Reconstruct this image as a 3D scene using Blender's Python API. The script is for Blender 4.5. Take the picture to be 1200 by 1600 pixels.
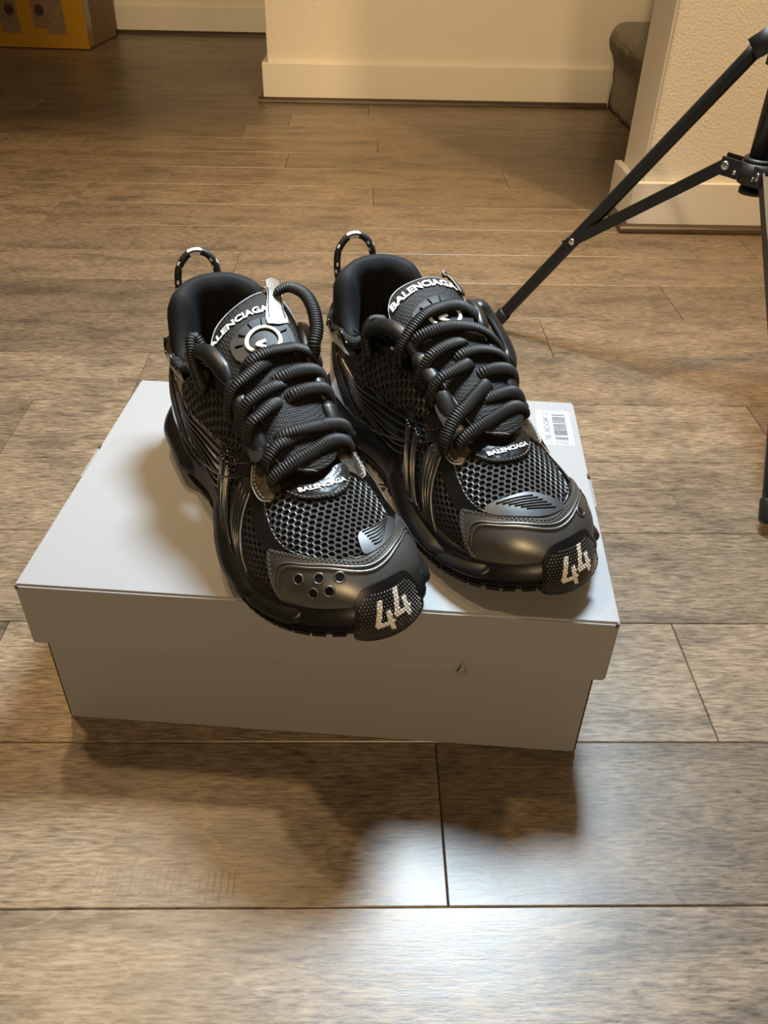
import bpy, bmesh, math, random
import numpy as np
from mathutils import Vector, Matrix, geometry
random.seed(7)
rng = np.random.default_rng(7)
for o in list(bpy.data.objects):
    bpy.data.objects.remove(o, do_unlink=True)
SC = bpy.context.scene
COL = SC.collection

# ------------------------------------------------------------------ camera
cam_d = bpy.data.cameras.new('camera')
cam_o = bpy.data.objects.new('camera', cam_d)
COL.objects.link(cam_o)
RT = Vector((0.99966, -0.01586, 0.02063)); UPV = Vector((-0.00666, 0.6106, 0.79191)); FW = Vector((0.02516, 0.79178, -0.61029))
cam_o.matrix_world = Matrix(((RT.x, UPV.x, -FW.x, 0), (RT.y, UPV.y, -FW.y, 0), (RT.z, UPV.z, -FW.z, 0.52), (0, 0, 0, 1)))
cam_d.sensor_fit = 'VERTICAL'
cam_d.sensor_height = 24.0
cam_d.lens = 1301.55 / 1600 * 24.0
cam_d.clip_start = 0.01
cam_d.clip_end = 50
SC.camera = cam_o

# ------------------------------------------------------------------ world, lamps, exposure
W = bpy.data.worlds.new('world'); SC.world = W; W.use_nodes = True
W.node_tree.nodes['Background'].inputs[0].default_value = (1.0, 0.86, 0.66, 1)
W.node_tree.nodes['Background'].inputs[1].default_value = 0.05
def lamp(name, kind, loc, target, energy, color, size, spot=None):
    l = bpy.data.lights.new(name, kind); l.energy = energy; l.color = color
    if kind == 'AREA':
        l.shape = 'DISK' if not isinstance(size, tuple) else 'RECTANGLE'
        if isinstance(size, tuple): l.size, l.size_y = size
        else: l.size = size
    elif kind == 'SPOT':
        l.shadow_soft_size = size; l.spot_size = math.radians(spot); l.spot_blend = 0.6
    else: l.shadow_soft_size = size
    o = bpy.data.objects.new(name, l); COL.objects.link(o); o.location = loc
    o.rotation_euler = (Vector(target) - Vector(loc)).to_track_quat('-Z', 'Y').to_euler()
    return o
WARM = (1.0, 0.69, 0.36)
COOL = (0.72, 0.88, 1.0)
sl = lamp('stand_lamp', 'AREA', (0.21, 0.95, 1.20), (-0.12, 0.54, 0.10), 14.5, COOL, 0.28)       # lamp head carried by the light stand
sl.data.spread = math.radians(118)
lamp('downlight_and_fill', 'SPOT', (-0.52, 1.40, 2.4), (-0.48, 1.28, 0), 118, WARM, 0.06, 54)
lamp('downlight_and_fill', 'SPOT', (-0.80, 1.02, 2.4), (-0.55, 0.60, 0), 80, WARM, 0.06, 84)
lamp('downlight_and_fill', 'SPOT', (0.00, 1.85, 2.4), (0.05, 2.65, 0.60), 20, WARM, 0.05, 105)
lamp('downlight_and_fill', 'SPOT', (-0.25, -0.90, 2.35), (0.05, 2.60, 0.85), 250, WARM, 0.06, 34)  # added fill spot behind the camera, brightens the back wall
lamp('downlight_and_fill', 'SPOT', (0.95, 0.70, 2.3), (0.90, 1.60, 0.45), 150, WARM, 0.05, 62)
lamp('downlight_and_fill', 'SPOT', (0.15, -2.10, 1.80), (0.05, 0.40, 0.15), 120, WARM, 0.06, 50)  # added low fill behind the camera for the box front, no ceiling fixture
SC.view_settings.view_transform = 'Standard'
SC.view_settings.look = 'None'
SC.view_settings.exposure = 0.0
SC.view_settings.gamma = 1.0
SC.view_settings.use_curve_mapping = False

# ------------------------------------------------------------------ materials
MATS = {}
def new_mat(name, col, rough=0.5, metal=0.0, coat=0.0, spec=0.5, coat_rough=0.1, sheen=0.0):
    m = bpy.data.materials.new(name); m.use_nodes = True
    b = m.node_tree.nodes['Principled BSDF']
    b.inputs['Base Color'].default_value = (*col, 1)
    b.inputs['Roughness'].default_value = rough
    b.inputs['Metallic'].default_value = metal
    b.inputs['Specular IOR Level'].default_value = spec
    b.inputs['Coat Weight'].default_value = coat
    b.inputs['Coat Roughness'].default_value = coat_rough
    b.inputs['Sheen Weight'].default_value = sheen
    MATS[name] = m
    return m
def nd(m, t, **kw):
    n = m.node_tree.nodes.new(t)
    for k, v in kw.items():
        if k in n.inputs.keys() if isinstance(k, str) else False: n.inputs[k].default_value = v
        else: setattr(n, k, v)
    return n
def lk(m, a, b): m.node_tree.links.new(a, b)
def bsdf(m): return m.node_tree.nodes['Principled BSDF']
def add_noise_bump(m, scale, strength, dist=0.001, detail=4, stretch=None, col2=None, colfac=1.0, rough_var=None):
    tc = nd(m, 'ShaderNodeTexCoord'); mp = nd(m, 'ShaderNodeMapping')
    lk(m, tc.outputs['Object'], mp.inputs['Vector'])
    if stretch: mp.inputs['Scale'].default_value = stretch
    n = nd(m, 'ShaderNodeTexNoise'); n.inputs['Scale'].default_value = scale; n.inputs['Detail'].default_value = detail
    lk(m, mp.outputs['Vector'], n.inputs['Vector'])
    bp = nd(m, 'ShaderNodeBump'); bp.inputs['Strength'].default_value = strength; bp.inputs['Distance'].default_value = dist
    lk(m, n.outputs['Fac'], bp.inputs['Height']); lk(m, bp.outputs['Normal'], bsdf(m).inputs['Normal'])
    if col2:
        mx = nd(m, 'ShaderNodeMix'); mx.data_type = 'RGBA'
        c1 = bsdf(m).inputs['Base Color'].default_value
        mx.inputs[6].default_value = c1; mx.inputs[7].default_value = (*col2, 1)
        cr = nd(m, 'ShaderNodeMapRange'); cr.inputs[1].default_value = 0.35; cr.inputs[2].default_value = 0.65; cr.inputs[4].default_value = colfac
        lk(m, n.outputs['Fac'], cr.inputs[0]); lk(m, cr.outputs[0], mx.inputs[0]); lk(m, mx.outputs[2], bsdf(m).inputs['Base Color'])
    return n

# ------------------------------------------------------------------ mesh helpers
def link(o, parent=None):
    COL.objects.link(o)
    if parent is not None: o.parent = parent
    return o
def mesh_obj(name, verts, faces, mat, parent=None, smooth=True, mats=None, mi=None):
    me = bpy.data.meshes.new(name)
    me.from_pydata([tuple(map(float, v)) for v in verts], [], [tuple(int(i) for i in f) for f in faces])
    if smooth:
        me.polygons.foreach_set('use_smooth', [True] * len(me.polygons))
    for mm in (mats or [mat]): me.materials.append(MATS[mm] if isinstance(mm, str) else mm)
    if mi is not None: me.polygons.foreach_set('material_index', mi)
    me.update()
    return link(bpy.data.objects.new(name, me), parent)
def bm_obj(name, bm, mat, parent=None, smooth=False):
    me = bpy.data.meshes.new(name); bm.to_mesh(me); bm.free()
    if smooth: me.polygons.foreach_set('use_smooth', [True] * len(me.polygons))
    me.materials.append(MATS[mat]); me.update()
    return link(bpy.data.objects.new(name, me), parent)
def tag(o, label, cat, group=None):
    o['label'] = label; o['category'] = cat
    if group: o['group'] = group
    return o
def empty(name, loc=(0, 0, 0), rz=0.0):
    o = bpy.data.objects.new(name, None); o.location = loc; o.rotation_euler = (0, 0, rz); o.empty_display_size = 0.05
    return link(o)
def struct(o):
    o['kind'] = 'structure'; return o
def box_bm(x0, x1, y0, y1, z0, z1, bev=0.0, seg=1, bm=None):
    b2 = bmesh.new()
    vs = [b2.verts.new((x, y, z)) for x in (x0, x1) for y in (y0, y1) for z in (z0, z1)]
    for f in ((0, 1, 3, 2), (4, 6, 7, 5), (0, 4, 5, 1), (2, 3, 7, 6), (0, 2, 6, 4), (1, 5, 7, 3)):
        b2.faces.new([vs[i] for i in f])
    bmesh.ops.recalc_face_normals(b2, faces=b2.faces)
    if bev > 0:
        bmesh.ops.bevel(b2, geom=list(b2.edges), offset=bev, segments=seg, affect='EDGES', profile=0.5)
    if bm is None: return b2
    me = bpy.data.meshes.new('t'); b2.to_mesh(me); b2.free(); bm.from_mesh(me); bpy.data.meshes.remove(me)
    return bm
def catmull(pts, n=8, closed=False):
    p = np.array(pts, float); m = len(p); out = []
    rngk = range(m) if closed else range(m - 1)
    for i in rngk:
        if closed: a, b, c, d = p[(i - 1) % m], p[i], p[(i + 1) % m], p[(i + 2) % m]
        else: a, b, c, d = p[max(i - 1, 0)], p[i], p[i + 1], p[min(i + 2, m - 1)]
        for k in range(n):
            t = k / n
            out.append(0.5 * ((2 * b) + (-a + c) * t + (2 * a - 5 * b + 4 * c - d) * t * t + (-a + 3 * b - 3 * c + d) * t ** 3))
    if not closed: out.append(p[-1])
    return np.array(out)
def resample(p, step):
    p = np.asarray(p, float); d = np.r_[0, np.cumsum(np.linalg.norm(np.diff(p, axis=0), axis=1))]
    n = max(2, int(d[-1] / step) + 1); s = np.linspace(0, d[-1], n)
    return np.stack([np.interp(s, d, p[:, k]) for k in range(p.shape[1])], 1), s
def tube(path, ra, rb=None, nseg=10, up=None, rib=None, caps=True, closed=False, taper=None):
    """sweep an ellipse (ra sideways, rb along 'up') along a 3-D path; rib=(pitch, depth)"""
    p = np.asarray(path, float); n = len(p); rb = rb or ra
    T = np.gradient(p, axis=0) if not closed else (np.roll(p, -1, 0) - np.roll(p, 1, 0))
    T /= np.linalg.norm(T, axis=1)[:, None] + 1e-12
    s = np.r_[0, np.cumsum(np.linalg.norm(np.diff(p, axis=0), axis=1))]
    verts = []; faces = []
    U0 = None
    for i in range(n):
        if up is not None:
            u = np.array(up[i] if np.ndim(up) == 2 else up, float)
        else:
            u = U0 if U0 is not None else (np.array([0, 0, 1.0]) if abs(T[i][2]) < 0.9 else np.array([1.0, 0, 0]))
        u = u - T[i] * (u @ T[i]); u /= np.linalg.norm(u) + 1e-12
        U0 = u
        sd = np.cross(T[i], u)
        k = 1.0
        if rib: k = 1.0 - rib[1] * 0.5 * (1 - math.cos(2 * math.pi * s[i] / rib[0]))
        if taper is not None: k *= taper[i]
        for j in range(nseg):
            a = 2 * math.pi * j / nseg
            verts.append(p[i] + k * (ra * math.cos(a) * sd + rb * math.sin(a) * u))
    m = n if closed else n - 1
    for i in range(m):
        i2 = (i + 1) % n
        for j in range(nseg):
            j2 = (j + 1) % nseg
            faces.append((i * nseg + j, i * nseg + j2, i2 * nseg + j2, i2 * nseg + j))
    if caps and not closed:
        faces.append(tuple(range(nseg - 1, -1, -1))); faces.append(tuple((n - 1) * nseg + j for j in range(nseg)))
    return verts, faces
def merge(lst):
    V = []; F = []
    for v, f in lst:
        k = len(V); V += list(v); F += [tuple(i + k for i in q) for q in f]
    return V, F
def pchip(xs, ys):
    xs = np.array(xs, float); ys = np.array(ys, float); h = np.diff(xs); d = np.diff(ys) / h
    m = np.zeros_like(ys)
    for i in range(1, len(xs) - 1):
        if d[i - 1] * d[i] > 0:
            w1 = 2 * h[i] + h[i - 1]; w2 = h[i] + 2 * h[i - 1]
            m[i] = (w1 + w2) / (w1 / d[i - 1] + w2 / d[i])
    m[0] = d[0]; m[-1] = d[-1]
    def f(x):
        x = min(max(x, xs[0]), xs[-1]); i = min(max(int(np.searchsorted(xs, x)) - 1, 0), len(xs) - 2)
        t = (x - xs[i]) / h[i]
        return float((2 * t ** 3 - 3 * t ** 2 + 1) * ys[i] + (t ** 3 - 2 * t ** 2 + t) * h[i] * m[i] + (-2 * t ** 3 + 3 * t ** 2) * ys[i + 1] + (t ** 3 - t ** 2) * h[i] * m[i + 1])
    return f
# ------------------------------------------------------------------ running-shoe form (x: heel to toe, y: wearer's left, z: up)
SL = 0.314                                  # sole length
def s_of(x): return math.acos(max(-1, min(1, 1 - 2 * x / SL))) / math.pi
_xs = [0, .010, .025, .05, .09, .13, .165, .195, .22, .245, .27, .29, .305, .314]
_lat = pchip([s_of(x) for x in _xs], [0, .029, .042, .0520, .0520, .0465, .0500, .0575, .0610, .0600, .0545, .0440, .027, .0])
_med = pchip([s_of(x) for x in _xs], [0, .029, .040, .0440, .0425, .0415, .0435, .0460, .0480, .0490, .0475, .0400, .025, .0])
_yc = pchip([0, 0.0957, 0.1723, 0.2297, 0.2775, 0.3139], [0, 0, .001, .003, .006, .008])
zsole = pchip([0, 0.0191, 0.0479, 0.1723, 0.2105, 0.2488, 0.2871, 0.3139], [.006, .001, 0, 0, .0005, .0035, .010, .017])          # underside
ztop = pchip([0, 0.0287, 0.0766, 0.134, 0.1914, 0.2297, 0.268, 0.2967, 0.3139], [.052, .046, .042, .039, .034, .031, .032, .036, .040])   # midsole top
# upper
_us = [.010, .018, .034, .067, .105, .144, .177, .20, .225, .249, .273, .29, .3015, .3075]
UX0, UX1 = .008, .3080
def us_of(x): return math.acos(max(-1, min(1, 1 - 2 * (x - UX0) / (UX1 - UX0)))) / math.pi
_ul = pchip([0] + [us_of(x) for x in _us[:-1]] + [1], [0, .014, .027, .042, .0510, .0500, .0480, .0510, .0545, .0550, .0535, .047, .0355, .020, 0])
_um = pchip([0] + [us_of(x) for x in _us[:-1]] + [1], [0, .014, .026, .038, .0415, .0400, .0390, .0410, .0430, .0450, .0455, .042, .0340, .020, 0])
_H = pchip([UX0, 0.0115, 0.0191, 0.0335, 0.067, 0.0957, 0.1244, 0.1531, 0.1818, 0.2105, 0.2297, 0.2536, 0.2727, 0.2871, 0.2986, UX1],
           [.060, .095, .112, .114, .112, .117, .118, .108, .0955, .0815, .0705, .063, .0585, .0535, .046, .036])
_z0 = pchip([0, 0.0287, 0.0766, 0.134, 0.1914, 0.2297, 0.268, 0.2967, 0.3139], [.046, .041, .037, .034, .029, .026, .027, .030, .032])
_n = pchip([0, 0.0479, 0.1053, 0.1531, 0.2105, 0.2584, 0.2871, 0.3158], [2.6, 2.6, 2.5, 2.35, 2.25, 2.35, 2.4, 2.3])
class Form:
    def __init__(self, sg, bend=1.0): self.sg = sg; self.bend = bend
    def yc(self, x): return self.bend * _yc(x)
    def side(self, x, positive, tabs):
        l, m = tabs
        return (m if (positive == (self.sg > 0)) else l)
    def P0(self, x, t):
        x = min(max(x, UX0 + 1e-6), UX1 - 1e-6)
        s = us_of(x); hw = (_um if ((t > 0) == (self.sg > 0)) else _ul)(s)
        a = t * math.pi / 2; sn, cs = math.sin(a), math.cos(a); n = _n(x)
        r = (abs(sn) ** n + abs(cs) ** n) ** (-1 / n)
        z0 = _z0(x)
        return np.array([x, self.yc(x) + hw * sn * r, z0 + (_H(x) - z0) * cs * r])
    def N(self, x, t):
        e = 6e-4; e2 = 8e-3
        x1, x2 = max(x - e, UX0 + 2e-6), min(x + e, UX1 - 2e-6)
        a = self.P0(x2, t) - self.P0(x1, t)
        b = self.P0(x, min(t + e2, 1.05)) - self.P0(x, max(t - e2, -1.05))
        n = np.cross(a, b); n /= np.linalg.norm(n) + 1e-15
        return n
    def P(self, x, t, h=0.0):
        p = self.P0(x, t)
        return p + self.N(x, t) * h if h else p
    def sole(self, x, positive):
        s = s_of(x); w = (_med if (positive == (self.sg > 0)) else _lat)(s)
        return self.yc(x) + (w if positive else -w)
    def outline(self, n=180):
        """closed plan outline of the sole: heel back -> -y side -> toe -> +y side"""
        pts = []
        for i in range(n): 
            x = SL * (1 - math.cos(math.pi * i / n)) / 2; pts.append((x, self.sole(x, False)))
        for i in range(n):
            x = SL * (1 - math.cos(math.pi * (n - i) / n)) / 2; pts.append((x, self.sole(x, True)))
        p = np.array(pts); q = np.vstack([p, p[:1]])
        d = np.r_[0, np.cumsum(np.linalg.norm(np.diff(q, axis=0), axis=1))]
        m = 2 * n; s = np.linspace(0, d[-1], m, endpoint=False)
        o = np.stack([np.interp(s, d, q[:, k]) for k in (0, 1)], 1)
        for _ in range(3): o = 0.5 * o + 0.25 * (np.roll(o, 1, 0) + np.roll(o, -1, 0))
        T = np.roll(o, -1, 0) - np.roll(o, 1, 0); T /= np.linalg.norm(T, axis=1)[:, None]
        N = np.stack([T[:, 1], -T[:, 0]], 1)           # outward for counter-clockwise order
        return o, N
# ------------------------------------------------------------------ room materials
def wood_material():
    m = new_mat('wood_plank', (0.1, 0.07, 0.04), 0.36, spec=0.6)
    tc = nd(m, 'ShaderNodeTexCoord'); oi = nd(m, 'ShaderNodeObjectInfo')
    off = nd(m, 'ShaderNodeVectorMath', operation='SCALE'); off.inputs['Scale'].default_value = 37.0
    cmb = nd(m, 'ShaderNodeCombineXYZ'); lk(m, oi.outputs['Random'], cmb.inputs[0]); lk(m, oi.outputs['Random'], cmb.inputs[1]); lk(m, oi.outputs['Random'], cmb.inputs[2])
    lk(m, cmb.outputs[0], off.inputs[0])
    ad = nd(m, 'ShaderNodeVectorMath', operation='ADD'); lk(m, tc.outputs['Object'], ad.inputs[0]); lk(m, off.outputs[0], ad.inputs[1])
    def mapped(sc):
        mp = nd(m, 'ShaderNodeMapping'); mp.inputs['Scale'].default_value = sc; lk(m, ad.outputs[0], mp.inputs['Vector']); return mp.outputs['Vector']
    fine = nd(m, 'ShaderNodeTexNoise'); fine.inputs['Scale'].default_value = 1; fine.inputs['Detail'].default_value = 6; fine.inputs['Roughness'].default_value = 0.65
    lk(m, mapped((75, 520, 60)), fine.inputs['Vector'])
    blot = nd(m, 'ShaderNodeTexNoise'); blot.inputs['Scale'].default_value = 1; blot.inputs['Detail'].default_value = 4; blot.inputs['Roughness'].default_value = 0.6
    lk(m, mapped((9, 26, 5)), blot.inputs['Vector'])
    # pale growth-ring lines: contour lines of a slow noise
    ring = nd(m, 'ShaderNodeTexNoise'); ring.inputs['Scale'].default_value = 1; ring.inputs['Detail'].default_value = 3; ring.inputs['Roughness'].default_value = 0.55
    lk(m, mapped((2.6, 9.0, 3)), ring.inputs['Vector'])
    mul = nd(m, 'ShaderNodeMath', operation='MULTIPLY'); mul.inputs[1].default_value = 11.0; lk(m, ring.outputs['Fac'], mul.inputs[0])
    fr = nd(m, 'ShaderNodeMath', operation='FRACT'); lk(m, mul.outputs[0], fr.inputs[0])
    line = nd(m, 'ShaderNodeMapRange'); line.inputs[1].default_value = 0.0; line.inputs[2].default_value = 0.10; line.inputs[3].default_value = 1.0; line.inputs[4].default_value = 0.0
    lk(m, fr.outputs[0], line.inputs[0])
    ramp = nd(m, 'ShaderNodeValToRGB'); lk(m, fine.outputs['Fac'], ramp.inputs[0])
    e = ramp.color_ramp.elements
    e[0].position = 0.30; e[0].color = (0.056, 0.040, 0.026, 1)
    e[1].position = 0.72; e[1].color = (0.330, 0.256, 0.178, 1)
    mx = nd(m, 'ShaderNodeMix', data_type='RGBA', blend_type='MULTIPLY'); mx.inputs[0].default_value = 0.85
    br = nd(m, 'ShaderNodeValToRGB'); lk(m, blot.outputs['Fac'], br.inputs[0])
    br.color_ramp.elements[0].position = 0.28; br.color_ramp.elements[0].color = (0.42, 0.41, 0.41, 1)
    br.color_ramp.elements[1].position = 0.55; br.color_ramp.elements[1].color = (1.05, 1.0, 0.95, 1)
    lk(m, ramp.outputs[0], mx.inputs[6]); lk(m, br.outputs[0], mx.inputs[7])
    mx2 = nd(m, 'ShaderNodeMix', data_type='RGBA'); mx2.inputs[7].default_value = (0.30, 0.215, 0.135, 1)
    lm = nd(m, 'ShaderNodeMath', operation='MULTIPLY'); lm.inputs[1].default_value = 0.8; lk(m, line.outputs[0], lm.inputs[0])
    lm2 = nd(m, 'ShaderNodeMath', operation='MULTIPLY'); lk(m, lm.outputs[0], lm2.inputs[0]); lk(m, fine.outputs['Fac'], lm2.inputs[1])
    lk(m, lm2.outputs[0], mx2.inputs[0]); lk(m, mx.outputs[2], mx2.inputs[6])
    hs = nd(m, 'ShaderNodeHueSaturation')
    vr = nd(m, 'ShaderNodeMapRange'); vr.inputs[3].default_value = 0.74; vr.inputs[4].default_value = 1.26; lk(m, oi.outputs['Random'], vr.inputs[0])
    lk(m, vr.outputs[0], hs.inputs['Value']); lk(m, mx2.outputs[2], hs.inputs['Color']); lk(m, hs.outputs[0], bsdf(m).inputs['Base Color'])
    rr = nd(m, 'ShaderNodeMapRange'); rr.inputs[3].default_value = 0.27; rr.inputs[4].default_value = 0.44; lk(m, fine.outputs['Fac'], rr.inputs[0]); lk(m, rr.outputs[0], bsdf(m).inputs['Roughness'])
    # scraped, slightly wavy face
    wav = nd(m, 'ShaderNodeTexNoise'); wav.inputs['Scale'].default_value = 1; wav.inputs['Detail'].default_value = 2; lk(m, mapped((12, 40, 10)), wav.inputs['Vector'])
    hsum = nd(m, 'ShaderNodeMath', operation='MULTIPLY_ADD'); hsum.inputs[1].default_value = 0.30; lk(m, fine.outputs['Fac'], hsum.inputs[0]); lk(m, wav.outputs['Fac'], hsum.inputs[2])
    bp = nd(m, 'ShaderNodeBump'); bp.inputs['Strength'].default_value = 0.35; bp.inputs['Distance'].default_value = 0.0012
    lk(m, hsum.outputs[0], bp.inputs['Height']); lk(m, bp.outputs[0], bsdf(m).inputs['Normal'])
wood_material()
new_mat('subfloor', (0.012, 0.008, 0.005), 0.9)
new_mat('wall_paint', (0.83, 0.79, 0.71), 0.70); add_noise_bump(MATS['wall_paint'], 240, 0.55, 0.0025, 3)
new_mat('wall_end_paint', (0.82, 0.79, 0.72), 0.6)
new_mat('trim_paint', (0.82, 0.79, 0.72), 0.42)
new_mat('shoe_mould', (0.040, 0.023, 0.011), 0.4); add_noise_bump(MATS['shoe_mould'], 40, 0.2, 0.001, 4, (0.3, 3, 3), (0.07, 0.04, 0.02))
new_mat('scrape', (0.25, 0.175, 0.105), 0.5)

# ------------------------------------------------------------------ floor: planks run along x, rows 126 mm deep
PW, PY0 = 0.12603, 0.26486
floor = struct(bm_obj('floor', box_bm(-2.6, 2.2, -2.45, 4.0, -0.03, -0.004), 'subfloor'))
known = {0: [0.0558], 1: [-0.305, 0.272], 2: [], 3: [], 4: [-0.403], 5: [], 6: [0.258], 7: [0.474, -0.62], 8: [-0.212, 0.9], 9: [-0.404], 10: [0.55], 11: [-0.564, 0.016], 12: [0.30], -1: [-0.60, 0.72]}
XMIN, XMAX = -2.5, 2.1
prg = random.Random(31)
planks = []
for r in range(-21, 28):
    y0 = PY0 + r * PW; y1 = y0 + PW
    # joints seen in the photograph, then random board lengths outwards
    js = sorted(known.get(r, [])) or [prg.uniform(-1.5, 1.3) if r > 12 or r < -1 else prg.choice([-1, 1]) * prg.uniform(0.75, 1.1)]
    while js[0] > XMIN + 0.15: js.insert(0, js[0] - prg.uniform(0.65, 1.2))
    while js[-1] < XMAX - 0.15: js.append(js[-1] + prg.uniform(0.65, 1.2))
    for a, b in zip(js[:-1], js[1:]):
        a = max(a, XMIN); b = min(b, XMAX)
        if b - a < 0.05: continue
        cx, cy = (a + b) / 2, (y0 + y1) / 2
        g = 0.00030
        bm = box_bm(a - cx + g, b - cx - g, y0 - cy + g, y1 - cy - g, -0.012, 0.0, 0.0)
        top = [e for e in bm.edges if all(v.co.z > -0.001 for v in e.verts)]
        bmesh.ops.bevel(bm, geom=top, offset=0.0007, segments=1, affect='EDGES')
        p = bm_obj('plank', bm, 'wood_plank', floor); p.location = (cx, cy, 0)
        planks.append(p)
# saw-scraped ticks in a few boards (pale cross scratches)
def scratches(parent, cx, cy, n, pitch, length, slant):
    V = []; F = []
    for i in range(n):
        if prg.random() < 0.12: continue
        x = cx + (i - n / 2) * pitch + prg.uniform(-.0006, .0006); l = length * prg.uniform(0.5, 1.0); y = cy + prg.uniform(-.15, .15) * length
        k = len(V); w = prg.uniform(0.0002, 0.0005)
        V += [(x - w, y - l / 2, .0003), (x + w, y - l / 2, .0003), (x + w + slant * l, y + l / 2, .0003), (x - w + slant * l, y + l / 2, .0003)]
        F.append((k, k + 1, k + 2, k + 3))
    o = mesh_obj('scrape_marks', V, F, 'scrape', floor, False); o['kind'] = 'stuff'
for a in ((-0.145, 0.284, 14, 0.0046, 0.026, 0.03), (-0.090, 0.281, 6, 0.0045, 0.022, 0.0), (-0.17, 0.403, 18, 0.0085, 0.018, 0.12),
          (0.395, 0.850, 12, 0.0046, 0.022, -0.25), (0.340, 0.812, 16, 0.0042, 0.020, -0.35), (0.346, 1.040, 9, 0.0050, 0.026, 0.0), (0.345, 0.582, 10, 0.004, 0.02, -0.3)):
    scratches(floor, *a)

# ------------------------------------------------------------------ walls, baseboards, shoe moulding
def bx(name, mat, x0, x1, y0, y1, z0, z1, bev=0.0015, seg=2, parent=None):
    return bm_obj(name, box_bm(x0, x1, y0, y1, z0, z1, bev, seg), mat, parent)
struct(bx('wall_back', 'wall_paint', -0.270, 3.0, 2.56, 2.68, 0, 2.5, 0.004, 3))                 # block in the middle
struct(bx('wall_passage', 'wall_paint', -0.270, -0.15, 2.681, 3.699, 0, 2.5, 0))                 # its side, running back
struct(bx('wall_far', 'wall_paint', -2.63, -0.02, 3.70, 3.82, 0, 2.5, 0))
struct(bx('wall_right', 'wall_paint', 0.501, 2.23, 1.545, 1.668, 0, 2.5, 0.003, 2))
struct(bx('trim_1', 'wall_end_paint', 0.496, 0.5005, 1.546, 1.667, 0, 2.5, 0.001, 1))              # smooth end of the right wall
struct(bx('wall_side', 'wall_paint', 2.11, 2.23, -2.4, 1.544, 0, 2.5, 0))
struct(bx('wall_left', 'wall_paint', -2.63, -2.51, -2.4, 3.699, 0, 2.5, 0))
def baseboard(name, x0, x1, y0, y1, h=0.096):
    return struct(bx(name, 'trim_paint', x0, x1, y0, y1, 0.006, h, 0.0012, 2))
baseboard('baseboard_back', -0.284, 0.676, 2.546, 2.5595, 0.098)
baseboard('baseboard_passage', -0.284, -0.2705, 2.5605, 3.684, 0.098)
baseboard('baseboard_far', -2.4960, -0.285, 3.686, 3.6995, 0.092)
baseboard('baseboard_right', 0.482, 2.1095, 1.531, 1.5445, 0.086)
baseboard('baseboard_side', 2.0965, 2.1095, -2.4, 1.530, 0.092)
baseboard('baseboard_left', -2.5095, -2.4965, -2.4, 3.685, 0.092)
baseboard('baseboard_right_end', 0.482, 0.4955, 1.545, 1.682, 0.086)
def quarter_round(name, p0, p1, out, r=0.014):
    # moulding between two floor points, bulging towards 'out'
    p0, p1, out = map(np.array, (p0, p1, out)); V = []; F = []
    prof = [(0, 0)] + [(r * math.cos(a), r * math.sin(a)) for a in np.linspace(0, math.pi / 2, 6)] 
    for p in (p0, p1):
        for d, z in prof: V.append((p[0] + out[0] * d, p[1] + out[1] * d, z))
    n = len(prof)
    for i in range(n): F.append((i, (i + 1) % n, n + (i + 1) % n, n + i))
    F += [tuple(range(n)), tuple(range(2 * n - 1, n - 1, -1))]
    o = mesh_obj(name, V, F, 'shoe_mould', None, False)
    bm = bmesh.new(); bm.from_mesh(o.data); bmesh.ops.recalc_face_normals(bm, faces=bm.faces); bm.to_mesh(o.data); bm.free()
    return struct(o)
quarter_round('trim_2', (-0.298, 2.546), (0.677, 2.546), (0, -1))
quarter_round('trim_3', (-0.284, 2.546), (-0.284, 3.684), (-1, 0))
quarter_round('trim_4', (-2.496, 3.686), (-0.298, 3.686), (0, -1))
quarter_round('trim_5', (0.468, 1.531), (2.096, 1.531), (0, -1))
quarter_round('trim_6', (0.482, 1.531), (0.482, 1.682), (-1, 0))

# ------------------------------------------------------------------ carpeted stair behind the right wall
new_mat('carpet', (0.27, 0.225, 0.165), 0.95, sheen=0.3); add_noise_bump(MATS['carpet'], 220, 0.9, 0.006, 5, None, (0.14, 0.115, 0.085))
def stair():
    root = empty('carpeted_stair', (0.69, 2.1, 0))
    prof = [(.0, .004), (.0, .11), (-.004, .135), (-.016, .152), (-.024, .170), (-.022, .190), (-.008, .202), (.02, .205), (.12, .205), (.26, .205)]
    step = catmull(prof, 6)
    for k in range(2):
        V = []; F = []; ny = 40; pr_ = step
        for j in range(ny + 1):
            y = -0.42 + 0.866 * j / ny
            for (dx, z) in pr_:
                V.append((dx + 0.26 * k + 0.002 * math.sin(y * 61 + z * 90) + random.gauss(0, .0008), y, z + 0.201 * k + random.gauss(0, .0008)))
        n = len(pr_)
        for j in range(ny):
            for i in range(n - 1): F.append((j * n + i, (j + 1) * n + i, (j + 1) * n + i + 1, j * n + i + 1))
        o = mesh_obj('step', V, F, 'carpet', root, True)
        sm = o.modifiers.new('thick', 'SOLIDIFY'); sm.thickness = 0.008; sm.offset = -1
    return root
tag(stair(), 'taupe carpeted stair steps beside the right wall end', 'stairs')

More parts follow.
